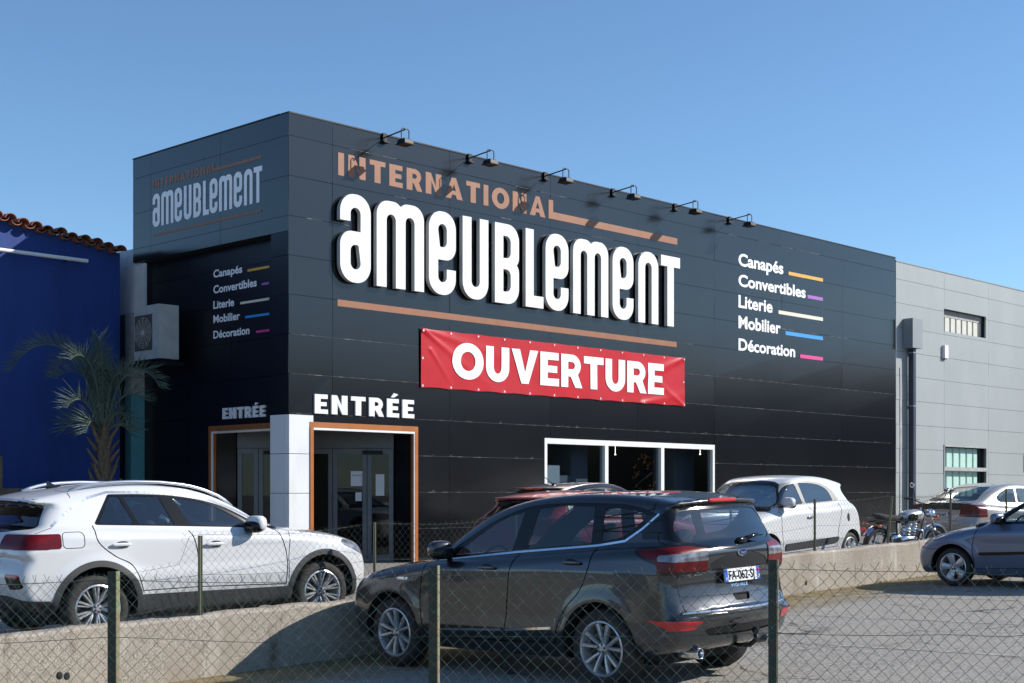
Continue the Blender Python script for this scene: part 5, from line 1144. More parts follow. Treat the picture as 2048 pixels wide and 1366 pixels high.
# ---- white crossover on the forecourt, tail to the left
M['white_car'] = pm('white_car_paint', (.64, .645, .65), .3, coat=.8, col2=(.62, .625, .635), scale=2)
M['window_chrome'] = pm('satin_silver', (.52, .56, .62), .3, metal=.7)
TR = dict(L=4.234, W=1.819, H=1.573, h=.03, R=.332, arch=.405, arch_trim=.06, xf=.80, xr=3.39, rim=.222, tw=.215, paint=M['white_car'], sill=.43, sill_x0=1.0, sill_x1=3.2,
 low=[(.25, .25), (.06, .30), (.0, .50), (.02, .70), (.10, .845), (.3, .93), (.7, 1.0), (1.2, 1.05), (1.7, 1.07), (2.5, 1.10), (3.3, 1.14), (3.9, 1.15), (4.1, 1.10), (4.19, .98), (4.21, .90, 1), (4.17, .86, 1), (4.234, .72), (4.225, .55), (4.15, .40), (3.95, .33), (3.6, .25), (.85, .24)],
 green=[(1.0, .95), (1.27, 1.08), (1.65, 1.285), (2.05, 1.44), (2.4, 1.51), (2.8, 1.535), (3.2, 1.52), (3.6, 1.472), (3.98, 1.405, 1), (3.99, 1.375, 1), (3.83, 1.345, 1), (3.98, 1.14), (4.02, .95)],
 sect=[(.15, .88), (.28, .94), (.45, .985), (.65, 1.0), (.9, 1.0), (1.03, .975), (1.12, .95), (1.2, .93), (1.35, .88)], crease=[(.985, .016, .10), (.58, .016, .14)], gx=2.6, gw=(1.08, 1.52, .89, .71), flare=.02,
 spokes=spk(5, ((-.10, -.12), (.10, .12)), .012, .014, .015) + spk(5, ((-.22, -.20), (.22, .20)), .008, .010, .025),
 doors=[[(1.36, 1.03, 1), (2.40, 1.085, 1), (2.33, .85), (2.30, .48, 1), (1.28, .45, 1), (1.27, .75)], [(2.40, 1.085, 1), (3.39, 1.13, 1), (3.40, 1.0), (3.22, .83), (3.05, .74), (2.98, .62), (2.93, .48, 1), (2.30, .48, 1), (2.33, .85)]],
 dlo=[(1.50, 1.045, 1), (1.72, 1.18), (2.0, 1.305), (2.44, 1.395), (2.8, 1.422), (3.18, 1.428, 1), (3.375, 1.135, 1), (2.4, 1.09)],
 glass=[[(1.66, 1.07, 1), (1.86, 1.195), (2.12, 1.315), (2.49, 1.38, 1), (2.355, 1.105, 1)], [(2.52, 1.11, 1), (2.645, 1.395, 1), (3.03, 1.408, 1), (2.905, 1.125, 1)], [(2.95, 1.128, 1), (3.075, 1.408, 1), (3.165, 1.408, 1), (3.32, 1.142, 1)]],
 glass_mats=[glass('crossover_glass', (.60, .70, .74), 0., 1.95)] * 3, ws=sym([(0, 1.47), (-.46, 1.44, 1), (-.64, 1.12, 1), (-.3, 1.07), (0, 1.06)]), ws_x=2.1,
 rw=sym([(0, 1.33), (-.5, 1.32), (-.56, 1.31, 1), (-.655, 1.14, 1), (-.3, 1.11), (0, 1.105)]), rw_x=3.6, rw_mat=M['car_glass_dark'], dash_x=1.35, mirror=(1.64, 1.075), handles=[(2.14, .905), (3.16, .94)], hr=.0)
TLs, TLr = [(3.775, 1.06, 1), (4.4, 1.065, 1), (4.4, .93, 1), (3.87, .918, 1)], [(.98, 1.065, 1), (.45, 1.05, 1), (.50, .96, 1), (.70, .92, 1), (.98, .925, 1)]
TR['regions'] = two('taillight', M['red_lens'], .005, TLs, TLr, 3.75) + two('headlight', M['clear_lens'], .003, [(.0, .73, 1), (.17, .835), (.50, .89, 1), (.56, .86), (.42, .79), (.2, .70)]) \
 + two('bumper_vent', M['trim_black'], -.004, None, [(.58, .70, 1), (.80, .69, 1), (.84, .56, 1), (.66, .55, 1)], 3.9) + two('rear_reflector', M['red_bright'], .004, None, [(.59, .70, 1), (.80, .69, 1), (.805, .665, 1), (.605, .67, 1)], 3.9, src=lambda s: {f'bumper_vent@{s}'}) \
 + [('lower_bumper', M['cladding_plastic'], .004, rear_phi(cr(sym([(0, .50, 1), (-.6, .49, 1), (-.95, .42, 1), (-.95, .2, 1), (0, .2, 1)])), 3.85))]
TR['late'] = [('spoiler_underside', M['gloss_black'], .001, rear_phi(cr(sym([(0, 1.385, 1), (-.54, 1.37, 1), (-.60, 1.315, 1), (0, 1.33, 1)])), 3.8))]
hd = np.array([math.cos(math.radians(42)), math.sin(math.radians(42))])
m_tr = car_frame((-.1335 * 15.33, 15.33), hd, TR, up_z, 1)
root, b, mk, mkb, put = build_car(TR, m_tr, 'white crossover car with silver roof rails parked behind the low wall')
mb = MB(); b.ribbon([(1.60, 1.145), (1.8, 1.245), (2.05, 1.345), (2.44, 1.413), (2.8, 1.442), (3.18, 1.448), (3.38, 1.40), (3.55, 1.315), (3.68, 1.225), (3.80, 1.13)], .026, .003, mb, 'side', 1); mb.cut(); mkb(mb, 'silver_window_line', M['window_chrome'], smooth=True)
for s in (1, -1):
    mb = MB(); P_ = []
    for x in np.linspace(1.72, 3.52, 22):
        e = min((x - 1.72) / .18, (3.52 - x) / .30, 1.); y = s * (.60 - .05 * ((x - 2.6) / .9) ** 2); P_.append((x, y, b.zs(x, y) + .004 + .036 * math.sin(e * PI / 2)))
    mb.tube(P_, .017, 8); mkb(mb, 'roof_rail', M['window_chrome'], smooth=True)
mb = MB(); ax_ = 3.42; az_ = b.zs(ax_, 0); mb.blob((ax_, 0, az_ + .0), (.09, .03, .02), 2.5, 14, 6); mb.hexa([(ax_ - .05, -.012, az_), (ax_ + .075, -.012, az_), (ax_ + .075, .012, az_), (ax_ - .05, .012, az_), (ax_ + .055, -.004, az_ + .065), (ax_ + .08, -.004, az_ + .07), (ax_ + .08, .004, az_ + .07), (ax_ + .055, .004, az_ + .065)]); mkb(mb, 'antenna', M['gloss_black'])
mb = MB()
def rrect(xc, zc, w, h, r): return [(xc + sx * (w / 2 - r) + r * math.cos(math.radians(a_)), zc + sz * (h / 2 - r) + r * math.sin(math.radians(a_))) for sx, sz, a0 in ((1, 1, 0), (-1, 1, 90), (-1, -1, 180), (1, -1, 270)) for a_ in range(a0, a0 + 91, 15)]
rr_ = rrect(3.63, 1.0, .21, .15, .04); b.ribbon(rr_ + rr_[:1], .006, .0028, mb, 'side', 1); mb.cut(); mkb(mb, 'fuel_flap', M['seam'])
mb = MB(); b.ribbon([(1.16, 1.04), (1.22, .97), (1.245, .75), (1.25, .5)], .007, .0028, mb, 'side', 1); mb.cut(); b.ribbon([(3.80, 1.12), (3.97, 1.07)], .006, .0028, mb, 'side', 1); mb.cut(); b.ribbon([(3.56, 1.47), (3.56, 1.40)], .006, .0028, mb, 'side', 1); mb.cut(); mb.build_each('shut_line', M['seam'], put=put)
mb = MB(); wx = b.xs(0, 1.14); mb.blob((wx + .02, 0, 1.12), (.03, .06, .025), 2.6, 12, 6); mb.tube([(wx + .03, 0, 1.125), (wx + .015, .32, 1.135)], .012, 6); mkb(mb, 'rear_wiper', M['trim_black'])

# ---- white city car
M['trim_grey'] = pm('grey_pillar', (.32, .31, .295), .5)
TW = dict(L=3.595, W=1.646, H=1.557, h=.034, R=.29, arch=.345, xf=.62, xr=3.11, rim=.20, tw=.19, paint=M['white_car'], flare=.016, kl=.12, kg=.085,
 low=[(.3, .22), (.06, .25), (.0, .45), (.02, .68), (.12, .84), (.35, .94), (.7, 1.0), (1.0, 1.03), (1.6, 1.07), (2.4, 1.10), (3.0, 1.13), (3.35, 1.10), (3.5, .97), (3.57, .78), (3.595, .55), (3.55, .38), (3.4, .28), (3.1, .22), (.6, .2)],
 green=[(.50, .9), (.78, 1.04), (1.15, 1.34), (1.45, 1.49), (1.85, 1.545), (2.3, 1.55), (2.7, 1.515), (3.0, 1.465), (3.17, 1.43, 1), (3.18, 1.395, 1), (3.10, 1.36), (3.30, 1.13), (3.44, .95), (3.40, .9)],
 sect=[(.15, .90), (.3, .96), (.5, 1.0), (.8, 1.0), (.98, .985), (1.1, .955), (1.25, .90)], crease=[(.92, .012, .12)], gx=2.0, gw=(1.05, 1.50, .915, .765), cf=.2, cg=.28, cgr=.35,
 spokes=spk(5, ((-.1, -.08), (.1, .08)), .03, .04, .01), doors=[[(.98, 1.03, 1), (1.80, 1.075, 1), (1.93, .9), (1.92, .33, 1), (1.02, .30, 1), (.97, .7)], [(1.80, 1.075, 1), (2.78, 1.11, 1), (2.76, .9), (2.66, .6), (2.64, .36, 1), (1.92, .33, 1), (1.93, .9)]],
 dlo=[(.88, 1.02, 1), (1.06, 1.235), (1.27, 1.385), (1.5, 1.435), (1.75, 1.452), (2.1, 1.445), (2.45, 1.39), (2.68, 1.29), (2.86, 1.11, 1), (1.75, 1.07)], dlo_mat=M['trim_grey'],
 glass=[[(1.01, 1.055, 1), (1.17, 1.255), (1.34, 1.37), (1.58, 1.415, 1), (1.70, 1.082, 1)], [(1.79, 1.088, 1), (1.69, 1.422, 1), (2.05, 1.415), (2.36, 1.37), (2.54, 1.29), (2.65, 1.12, 1)]],
 glass_mats=[glass('city_glass', (.40, .50, .54), 0., 2.3)] * 3, ws=sym([(0, 1.43), (-.42, 1.41), (-.52, 1.37, 1), (-.66, 1.09), (-.60, 1.055, 1), (0, 1.03)]), ws_x=1.7, ws_mat=glass('city_windscreen', (.78, .84, .86), 0., 1.5),
 rw=sym([(0, 1.32), (-.45, 1.30, 1), (-.58, 1.05, 1), (0, 1.02)]), rw_x=2.8, dash_x=.85, mirror=(1.06, 1.09), handles=[], mirror_mat=M['white_car'], hr=-.02)
TW['regions'] = [(f'door_moulding@{s}', pm('moulding', (.04, .04, .042), .6), .018, side_phi(cr([(1.08, .345, 1), (1.08, .445, 1), (2.68, .525, 1), (2.63, .43, 1), (2.0, .385, 1)]), s)) for s in (1, -1)] \
 + [(f'rear_vent@{s}', M['seam'], -.006, side_phi(cr([(2.97, .90), (3.03, .90), (3.035, .77), (2.975, .77)]), s)) for s in (1, -1)] + two('taillight', M['red_lens'], .003, None, [(.76, .96), (.62, .98), (.62, .72), (.76, .74)], 3.46) + two('headlight', M['clear_lens'], .003, [(.05, .86), (.28, .93), (.34, .80), (.2, .68), (.03, .70)])  # the black oval behind each rear door is an air vent
fr_ = np.array([.2397 * 24, 24.]) - A * 2.492
m_tw = car_frame(fr_, -A, TW, up_z, -1)
root, b, mk, mkb, put = build_car(TW, m_tw, 'small white city car with grey door pillars facing left behind the wall')
V, Nn, fs = b.part({'ws'}, -.05); mk('sun_shade', V, Nn, fs, pm('foil_shade', (.40, .48, .56), .3, metal=.35, bump=1., bscale=9, bdist=.06))
mb = MB(); yh = b.ys(1.79, .86, -1); mb.blob((1.79, yh - .012, .865), (.085, .014, .022), 3, 14, 6); mkb(mb, 'door_handle', M['chrome'], smooth=True)
mb = MB(); mb.tube([(1.75, .0, b.zs(1.75, 0)), (1.83, 0, b.zs(1.75, 0) + .33)], .005, 5); mkb(mb, 'antenna', M['trim_black'])
mb = MB(); mb.blob((3.12, 0, 1.425), (.10, .50, .022), 3, 16, 6); mkb(mb, 'roof_spoiler', M['white_car'], smooth=True)

# ---- blue hatchback at the right
M['blue_car'] = pm('blue_grey_paint', (.115, .155, .235), .35, metal=.35, coat=1., col2=(.12, .162, .245), scale=300)
IB = dict(L=3.953, W=1.698, H=1.441, h=.032, R=.298, arch=.36, xf=.80, xr=3.26, rim=.205, tw=.19, paint=M['blue_car'],
 low=[(.3, .2), (.08, .22), (.0, .40), (.03, .56), (.13, .69), (.4, .805), (.8, .895), (1.2, .945), (1.5, .96), (2.5, .99), (3.4, 1.0), (3.8, .95), (3.93, .75), (3.95, .5), (3.85, .3), (3.5, .2), (.8, .18)],
 green=[(.9, .85), (1.13, .945), (1.6, 1.19), (2.0, 1.36), (2.4, 1.425), (2.9, 1.43), (3.3, 1.39), (3.58, 1.30), (3.85, .95), (3.7, .85)],
 sect=[(.15, .90), (.3, .96), (.5, 1.0), (.75, 1.0), (.9, .98), (1.0, .95), (1.15, .9)], crease=[(.80, .014, .12)], gx=2.3, gw=(.97, 1.40, .90, .70), cf=.22,
 spokes=spk(5, ((0, 0),), .038, .062, .012), doors=[[(1.22, .93, 1), (2.50, .975, 1), (2.52, .7), (2.45, .30, 1), (1.18, .28, 1), (1.14, .6)]],
 dlo=[(1.38, .945, 1), (1.62, 1.12), (1.95, 1.285), (2.3, 1.345), (2.9, 1.345), (3.3, 1.22), (3.38, 1.0, 1), (2.5, .97)], glass=[[(1.57, .985, 1), (1.78, 1.13), (2.05, 1.27), (2.5, 1.315, 1), (2.54, 1.0, 1)], [(2.62, 1.0, 1), (2.58, 1.315, 1), (2.9, 1.31), (3.2, 1.2), (3.28, 1.02, 1)]],
 glass_mats=[M['car_glass_clear']] * 2, ws=sym([(0, 1.36), (-.45, 1.34, 1), (-.62, 1.0, 1), (-.3, .955), (0, .945)]), ws_x=2.1, rw=sym([(0, 1.3), (-.5, 1.28, 1), (-.58, 1.05, 1), (0, 1.03)]), rw_x=3.3, dash_x=1.2, mirror=(1.54, 1.02), handles=[(2.35, .82)], hr=-.08)
IB['regions'] = [(f'door_moulding@{s}', M['trim_black'], .012, side_phi(cr([(1.24, .485, 1), (1.24, .53, 1), (2.44, .56, 1), (2.44, .515, 1)]), s)) for s in (1, -1)] + two('headlight', M['clear_lens'], .003, [(.0, .56, 1), (.10, .70), (.36, .80, 1), (.30, .66), (.2, .585)]) \
 + [(f'lower_intake@{s}', M['trim_black'], -.004, side_phi(cr([(-.1, .40, 1), (.09, .39), (.16, .25, 1), (-.1, .22, 1)]), s, .3)) for s in (1, -1)] + [(f'indicator@{s}', M['red_bright'], .006, side_phi(cr([(1.03, .675), (1.075, .69), (1.12, .675), (1.075, .66)]), s)) for s in (1, -1)]
m_ib = car_frame((.312 * 21.7, 21.7), B, IB, lot_z, -1)
root, b, mk, mkb, put = build_car(IB, m_ib, 'grey blue hatchback cut by the right picture edge, nose to the wall')
mb = MB(); b.ribbon([(.17, .60), (.5, .575), (.62, .585)], .007, .0028, mb, 'side', -1); mb.cut(); b.ribbon([(.12, .71), (.4, .80), (.8, .89), (1.2, .94)], .007, .0028, mb, 'side', -1); mb.cut(); mb.build_each('shut_line', M['seam'], put=put)
mb = MB(); mb.tube([(1.08, -.55, b.zs(1.08, -.55) + .01), (1.25, -.2, b.zs(1.25, -.2) + .012)], .012, 6); mkb(mb, 'wiper', M['trim_black'])

# ---- silver coupe
M['silver_car'] = pm('silver_paint', (.42, .40, .37), .35, metal=.5, coat=1., col2=(.44, .42, .39), scale=300)
SC = dict(L=4.343, W=1.728, H=1.406, h=.036, R=.31, arch=.365, xf=.76, xr=3.475, rim=.21, paint=M['silver_car'],
 low=[(.3, .2), (.06, .25), (.0, .42), (.05, .6), (.3, .75), (.9, .86), (1.3, .9), (2.5, .93), (3.4, .97), (4.0, 1.01), (4.24, 1.015, 1), (4.28, .99, 1), (4.26, .88), (4.31, .68), (4.343, .6), (4.34, .5), (4.28, .36), (4.1, .25), (3.5, .2), (.9, .18)],
 green=[(1.0, .85), (1.3, .93), (1.8, 1.2), (2.2, 1.35), (2.6, 1.40), (3.0, 1.38), (3.5, 1.255), (3.9, 1.10), (4.15, 1.0), (4.0, .85)],
 sect=[(.15, .90), (.3, .96), (.5, 1.0), (.75, 1.0), (.9, .98), (1.0, .95), (1.15, .9)], gx=2.6, gw=(.95, 1.38, .88, .68), spokes=spk(5, ((0, 0),), .03, .045, .01),
 doors=[[(1.35, .9, 1), (2.75, .94, 1), (2.8, .6), (2.7, .3, 1), (1.3, .28, 1)]], dlo=[(1.5, .965, 1), (1.9, 1.165), (2.3, 1.295), (2.7, 1.325), (3.1, 1.285), (3.38, 1.19), (3.5, 1.08), (3.42, 1.0, 1)], dlo_mat=M['silver_car'],
 glass=[[(1.65, .985, 1), (2.0, 1.165), (2.35, 1.28), (2.75, 1.30, 1), (2.82, 1.0, 1)], [(2.87, 1.0, 1), (2.80, 1.30, 1), (3.1, 1.262), (3.34, 1.175), (3.44, 1.085), (3.38, 1.015, 1)]], glass_mats=[glass('coupe_glass', (.35, .45, .5), 0., 2.1)] * 2,
 ws=sym([(0, 1.33), (-.45, 1.31, 1), (-.6, .97, 1), (0, .93)]), ws_x=2.2, rw=sym([(0, 1.32), (-.40, 1.30, 1), (-.56, 1.06, 1), (0, 1.045)]), rw_x=3.0, rw_trim=.015, rw_mat=glass('coupe_rear', (.5, .52, .5), 0., 1.6), dash_x=1.3, mirror=(1.7, .99), handles=[(2.6, .82)], hr=-.12)
SC['regions'] = two('taillight', M['red_lens'], .004, [(3.93, .96, 1), (4.2, .975), (4.5, .97, 1), (4.5, .72, 1), (4.15, .79)], [(.95, .97, 1), (.60, .94, 1), (.40, .745, 1), (.95, .72, 1)], 3.9) + [('rear_panel_glass', M['gloss_black'], .002, rear_phi(cr(sym([(0, 1.005), (-.60, 1.0), (-.72, .96, 1), (-.62, .90), (0, .885)])), 4.0))]
q = an(26.3, -12.6); hd = np.array([math.cos(math.radians(34)), math.sin(math.radians(34))])
m_sc = car_frame(q + hd * 3.35, hd, SC, up_z, 1)
root, b, mk, mkb, put = build_car(SC, m_sc, 'silver beige coupe seen from behind beside the grey warehouse')
plate(b, mkb, 'BC-310-WE', .77); mb = MB(); b.ribbon([(-.66, .96), (-.42, .70), (-.38, .665), (.38, .665), (.42, .70), (.66, .96)], .008, .003, mb, 'rear'); mb.cut(); mb.build_each('shut_line', M['seam'], put=put)

# ---- red hatchback and a dark one behind the SUV
M['red_car'] = pm('red_car_paint', (.36, .018, .015), .3, coat=1., col2=(.33, .016, .014), scale=2)
M['black_car'] = pm('black_car_paint', (.010, .010, .011), .25, coat=1.)
def hatch(paint, k=1.):
    sp = dict(L=3.9, W=1.70, H=1.46, h=.04, R=.3, arch=.36, xf=.80, xr=3.28, rim=.205, paint=paint,
     low=[(.3, .2), (.06, .25), (.0, .45), (.05, .68), (.3, .83), (.8, .93), (1.15, .965), (2.5, 1.0), (3.4, 1.02), (3.78, .97), (3.88, .8), (3.9, .5), (3.82, .3), (3.4, .2), (.8, .18)],
     green=[(.95, .87), (1.2, .98), (1.6, 1.22), (2.0, 1.39), (2.4, 1.455), (2.9, 1.445), (3.3, 1.39), (3.55, 1.33, 1), (3.56, 1.30, 1), (3.48, 1.27), (3.72, .98), (3.6, .87)],
     sect=[(.15, .90), (.3, .96), (.5, 1.0), (.75, 1.0), (.95, .975), (1.05, .95), (1.2, .9)], gx=2.4, gw=(1.0, 1.43, .90, .71), spokes=spk(5, ((0, 0),), .03, .045, .01),
     doors=[[(1.3, .96, 1), (2.4, .99, 1), (2.38, .6), (2.3, .3, 1), (1.25, .28, 1)], [(2.4, .99, 1), (3.3, 1.015, 1), (3.1, .7), (2.95, .32, 1), (2.3, .3, 1), (2.38, .6)]],
     dlo=[(1.42, .97, 1), (1.65, 1.12), (2.0, 1.305), (2.4, 1.37), (2.9, 1.365), (3.3, 1.28), (3.42, 1.04, 1), (2.4, 1.005)], glass=[[(1.6, 1.0, 1), (1.8, 1.14), (2.08, 1.29), (2.4, 1.335, 1), (2.36, 1.025, 1)], [(2.46, 1.03, 1), (2.5, 1.335, 1), (2.9, 1.335), (3.2, 1.26), (3.3, 1.06, 1)]], glass_mats=[M['car_glass_clear']] * 2,
     ws=sym([(0, 1.39), (-.46, 1.37, 1), (-.62, 1.03, 1), (0, .98)]), ws_x=2.1, rw=sym([(0, 1.26), (-.5, 1.25, 1), (-.58, 1.02, 1), (0, 1.0)]), rw_x=3.3, dash_x=1.25, mirror=(1.6, 1.03), handles=[(2.2, .85), (3.1, .88)], hr=-.05,
     regions=two('taillight', M['red_lens'], .003, [(3.6, .95), (3.95, .95), (3.95, .75), (3.7, .78)], None))
    if k != 1.:
        z_ = lambda p: (p[0], .95 + (p[1] - .95) * k if p[1] > .95 else p[1], *p[2:])
        for q_ in ('green', 'dlo', 'ws', 'rw'): sp[q_] = [z_(p) for p in sp[q_]]
        sp['glass'] = [[z_(p) for p in g_] for g_ in sp['glass']]; sp['gw'] = (1.0, .95 + .48 * k, .90, .71)
    return sp
q = an(14.0, -12.75); m_rc = car_frame(q + A * 3.05, A, hatch(M['red_car'], .78), up_z, 1)
root, b, mk, mkb, put = build_car(hatch(M['red_car'], .78), m_rc, 'red hatchback mostly hidden behind the dark SUV')
mb = MB(); mb.blob((3.52, 0, 1.243), (.09, .56, .022), 3, 16, 6); mkb(mb, 'roof_spoiler', M['red_car'], smooth=True)
q = an(17.4, -15.6); m_bc = car_frame(q + A * 3.05, A, hatch(M['black_car']), up_z, 1)
root, b, mk, mkb, put = build_car(hatch(M['black_car']), m_bc, 'black hatchback whose roof shows above the SUV under the shop window')
mb = MB(); mb.blob((3.55, 0, 1.345), (.12, .58, .024), 3, 16, 6); mkb(mb, 'roof_spoiler', M['black_car'], smooth=True); mb = MB(); mb.blob((3.665, 0, 1.345), (.02, .22, .016), 4, 12, 6); mkb(mb, 'brake_light', M['red_bright'])
mb = MB(); za = b.zs(3.15, 0); mb.tube([(3.15, 0, za), (3.62, 0, za + .26)], .006, 5); mb.blob((3.15, 0, za + .01), (.05, .025, .02), 2.5, 10, 6); mkb(mb, 'antenna', M['trim_black'])

# ---- motorcycle
def moto():
    th = math.radians(31); h = np.array([math.cos(th), math.sin(th)]); o = np.array([.2566 * 25.0, 25.0]); zg = up_z(*o)
    F = Vector((h[0], h[1], 0)); Lf = Vector((-h[1], h[0], 0)); lean = math.radians(7); U = (Vector((0, 0, 1)) * math.cos(lean) - (-Lf) * -math.sin(lean)).normalized(); Rr = F.cross(U)
    mtx = Matrix(((F[0], Rr[0], U[0], o[0]), (F[1], Rr[1], U[1], o[1]), (F[2], Rr[2], U[2], zg), (0, 0, 0, 1)))
    r_ = empty('motorcycle', None, 'classic silver motorcycle with chrome mudguards standing between white car and coupe', 'motorcycle', mat=mtx)
    def p(mb, nm, mt, sm=True): return mesh_obj(nm, mb.v, mb.f, mt, r_, mb.m, sm, local=True)
    R_ = .32
    for nm, x, rr in (('rear', 0, .315), ('front', 1.43, .325)):
        w_ = bpy.data.objects.new('wheel', None); COL.objects.link(w_); w_.parent = r_; w_.location = (x, 0, rr)
        mb = MB(); mb.lathe([(rr - .09, -.03), (rr - .06, -.055), (rr - .02, -.05), (rr, -.02), (rr, .02), (rr - .02, .05), (rr - .06, .055), (rr - .09, .03)], (0, 0, 0), (0, 1, 0), 48, True); mesh_obj('tyre', mb.v, mb.f, M['rubber'], w_, smooth=True, local=True)
        mb = MB(); mb.lathe([(rr - .09, -.035), (rr - .075, -.045), (rr - .075, .045), (rr - .09, .035), (rr - .105, 0)], (0, 0, 0), (0, 1, 0), 48, True); mb.lathe([(0, -.05), (.06, -.05), (.07, 0), (.06, .05), (0, .05)], (0, 0, 0), (0, 1, 0), 20)
        for k in range(28):
            a_ = 2 * PI * k / 28; s = 1 if k % 2 else -1; mb.tube([(.06 * math.cos(a_), s * .045, .06 * math.sin(a_)), ((rr - .1) * math.cos(a_ + s * .25), 0, (rr - .1) * math.sin(a_ + s * .25))], .003, 4, False)
        mesh_obj('rim', mb.v, mb.f, M['chrome'], w_, local=True)
    mb = MB(); rm = .345
    for x, a0, a1, z0 in ((0, 15, 150, .315), (1.43, 20, 165, .325)):
        vs = []; fs = []
        for k in range(19):
            a_ = math.radians(a0 + (a1 - a0) * k / 18)
            for j in range(7): t = -1 + j / 3; vs.append((x + (rm + .02 - .025 * t * t) * math.cos(a_), .075 * t, z0 + (rm + .02 - .025 * t * t) * math.sin(a_)))
        for k in range(18):
            for j in range(6): fs.append((k * 7 + j, k * 7 + j + 1, k * 7 + j + 8, k * 7 + j + 7))
        mb.add(vs, fs); mb.cut()
    mb.build_each('mudguard', M['chrome'], r_, True, True)
    mb = MB()
    for s in (-.1, .1):
        mb.tube([(1.43, s, .325), (1.20, s, .80), (1.12, s, .96)], .022, 8, rs=[.026, .022, .019]); mb.tube([(1.34, s, .50), (1.28, s, .63)], .032, 8); mb.cut()
    mb.build_each('front_fork', M['chrome'], r_, True, True)
    mb = MB(); mb.tube([(1.13, -.38, 1.09), (1.17, -.34, 1.085), (1.16, -.12, 1.04), (1.13, -.06, .99), (1.13, .06, .99), (1.16, .12, 1.04), (1.17, .34, 1.085), (1.0, .42, 1.09)], .012, 8); mb.tube([(1.17, -.30, 1.085), (1.02, -.42, 1.09)], .017, 8)
    for s in (-1, 1): mb.tube([(1.15, s * .28, 1.09), (1.20, s * .36, 1.22), (1.19, s * .40, 1.30)], .006, 6); mb.tube([(1.2, s * .20, 1.09), (1.08, s * .42, 1.12)], .006, 6)
    p(mb, 'handlebar', M['trim_black'])
    mb = MB()
    for s in (-1, 1): mb.blob((1.185, s * .41, 1.34), (.016, .065, .05), 2.2, 14, 8); mb.cut()
    mb.build_each('mirror', M['chrome'], r_, True, True)
    mb = MB(); mb.blob((.80, 0, .83), (.27, .135, .115), 2.5, 24, 14, Matrix.Rotation(-.08, 3, 'Y')); p(mb, 'fuel_tank', pm('tank_silver', (.50, .51, .53), .3, metal=.6, coat=1.))
    mb = MB()
    for s in (-1, 1): mb.blob((.72, s * .118, .82), (.13, .028, .07), 2.3, 18, 8, Matrix.Rotation(-.1, 3, 'Y')); mb.cut()
    mb.build_each('knee_pad', M['trim_black'], r_, True, True)
    mb = MB(); mb.blob((.26, 0, .80), (.36, .12, .055), 3, 20, 8, Matrix.Rotation(.06, 3, 'Y')); mb.blob((-.02, 0, .845), (.12, .12, .04), 2.5, 14, 8); p(mb, 'seat', M['upholstery'])
    mb = MB()
    for a_ in (-.05, .10): mb.tube([(.70 + a_, 0, .42), (.74 + a_, 0, .72)], .085, 12)
    for k in range(6):
        for a_ in (-.05, .10): c_ = Vector((.70 + a_, 0, .47)).lerp(Vector((.74 + a_, 0, .70)), k / 5); mb.lathe([(0, -.006), (.115, -.006), (.115, .006), (0, .006)], c_, (.04, 0, .3), 14)
    mb.blob((.66, 0, .38), (.24, .15, .13), 3, 20, 10); mb.blob((.42, 0, .42), (.14, .12, .11), 3, 14, 8); p(mb, 'engine', M['chrome'])
    mb = MB()
    for s in (-1, 1): mb.tube([(.85, s * .08, .62), (.97, s * .13, .58), (1.0, s * .15, .42), (.92, s * .16, .28), (.6, s * .17, .235), (.2, s * .19, .25), (-.25, s * .21, .30)], .022, 8, rs=[.02, .022, .022, .022, .024, .042, .036]); mb.cut()
    mb.build_each('exhaust', M['chrome'], r_, True, True)
    mb = MB()
    for s in (-.09, .09): mb.tube([(1.14, 0, .90), (.95, s, .50), (.85, s, .28), (.4, s, .28), (.0, s, .315)], .016, 6); mb.tube([(1.12, 0, .95), (.6, s, .72), (.2, s, .74), (-.15, s, .72)], .016, 6); mb.tube([(.35, s, .74), (.42, s, .3)], .016, 6); mb.tube([(.02, s * 1.3, .33), (.14, s * 1.3, .70)], .02, 8)
    mb.tube([(.45, -.1, .27), (.35, -.30, .02)], .011, 6); p(mb, 'frame', M['dark_metal'])
    mb = MB(); mb.lathe([(0, -.14), (.05, -.12), (.09, -.03), (.095, .02), (.085, .04), (0, .045)], (1.27, 0, .86), (1, 0, .05), 24); p(mb, 'headlamp', M['chrome'])
    mb = MB(); mb.blob((-.36, 0, .60), (.03, .05, .045), 2.5, 12, 8); p(mb, 'tail_lamp', M['red_bright'])
    mb = MB()
    for x, z in ((-.16, .68), (1.24, .84)):
        for s in (-1, 1): mb.blob((x, s * .19, z), (.035, .03, .03), 2.2, 12, 8); mb.tube([(x, 0, z), (x, s * .17, z)], .008, 5); mb.cut()
    mb.build_each('indicator', pm('orange_lens', (.65, .13, .02), .2, coat=.6), r_, True, True)
moto()
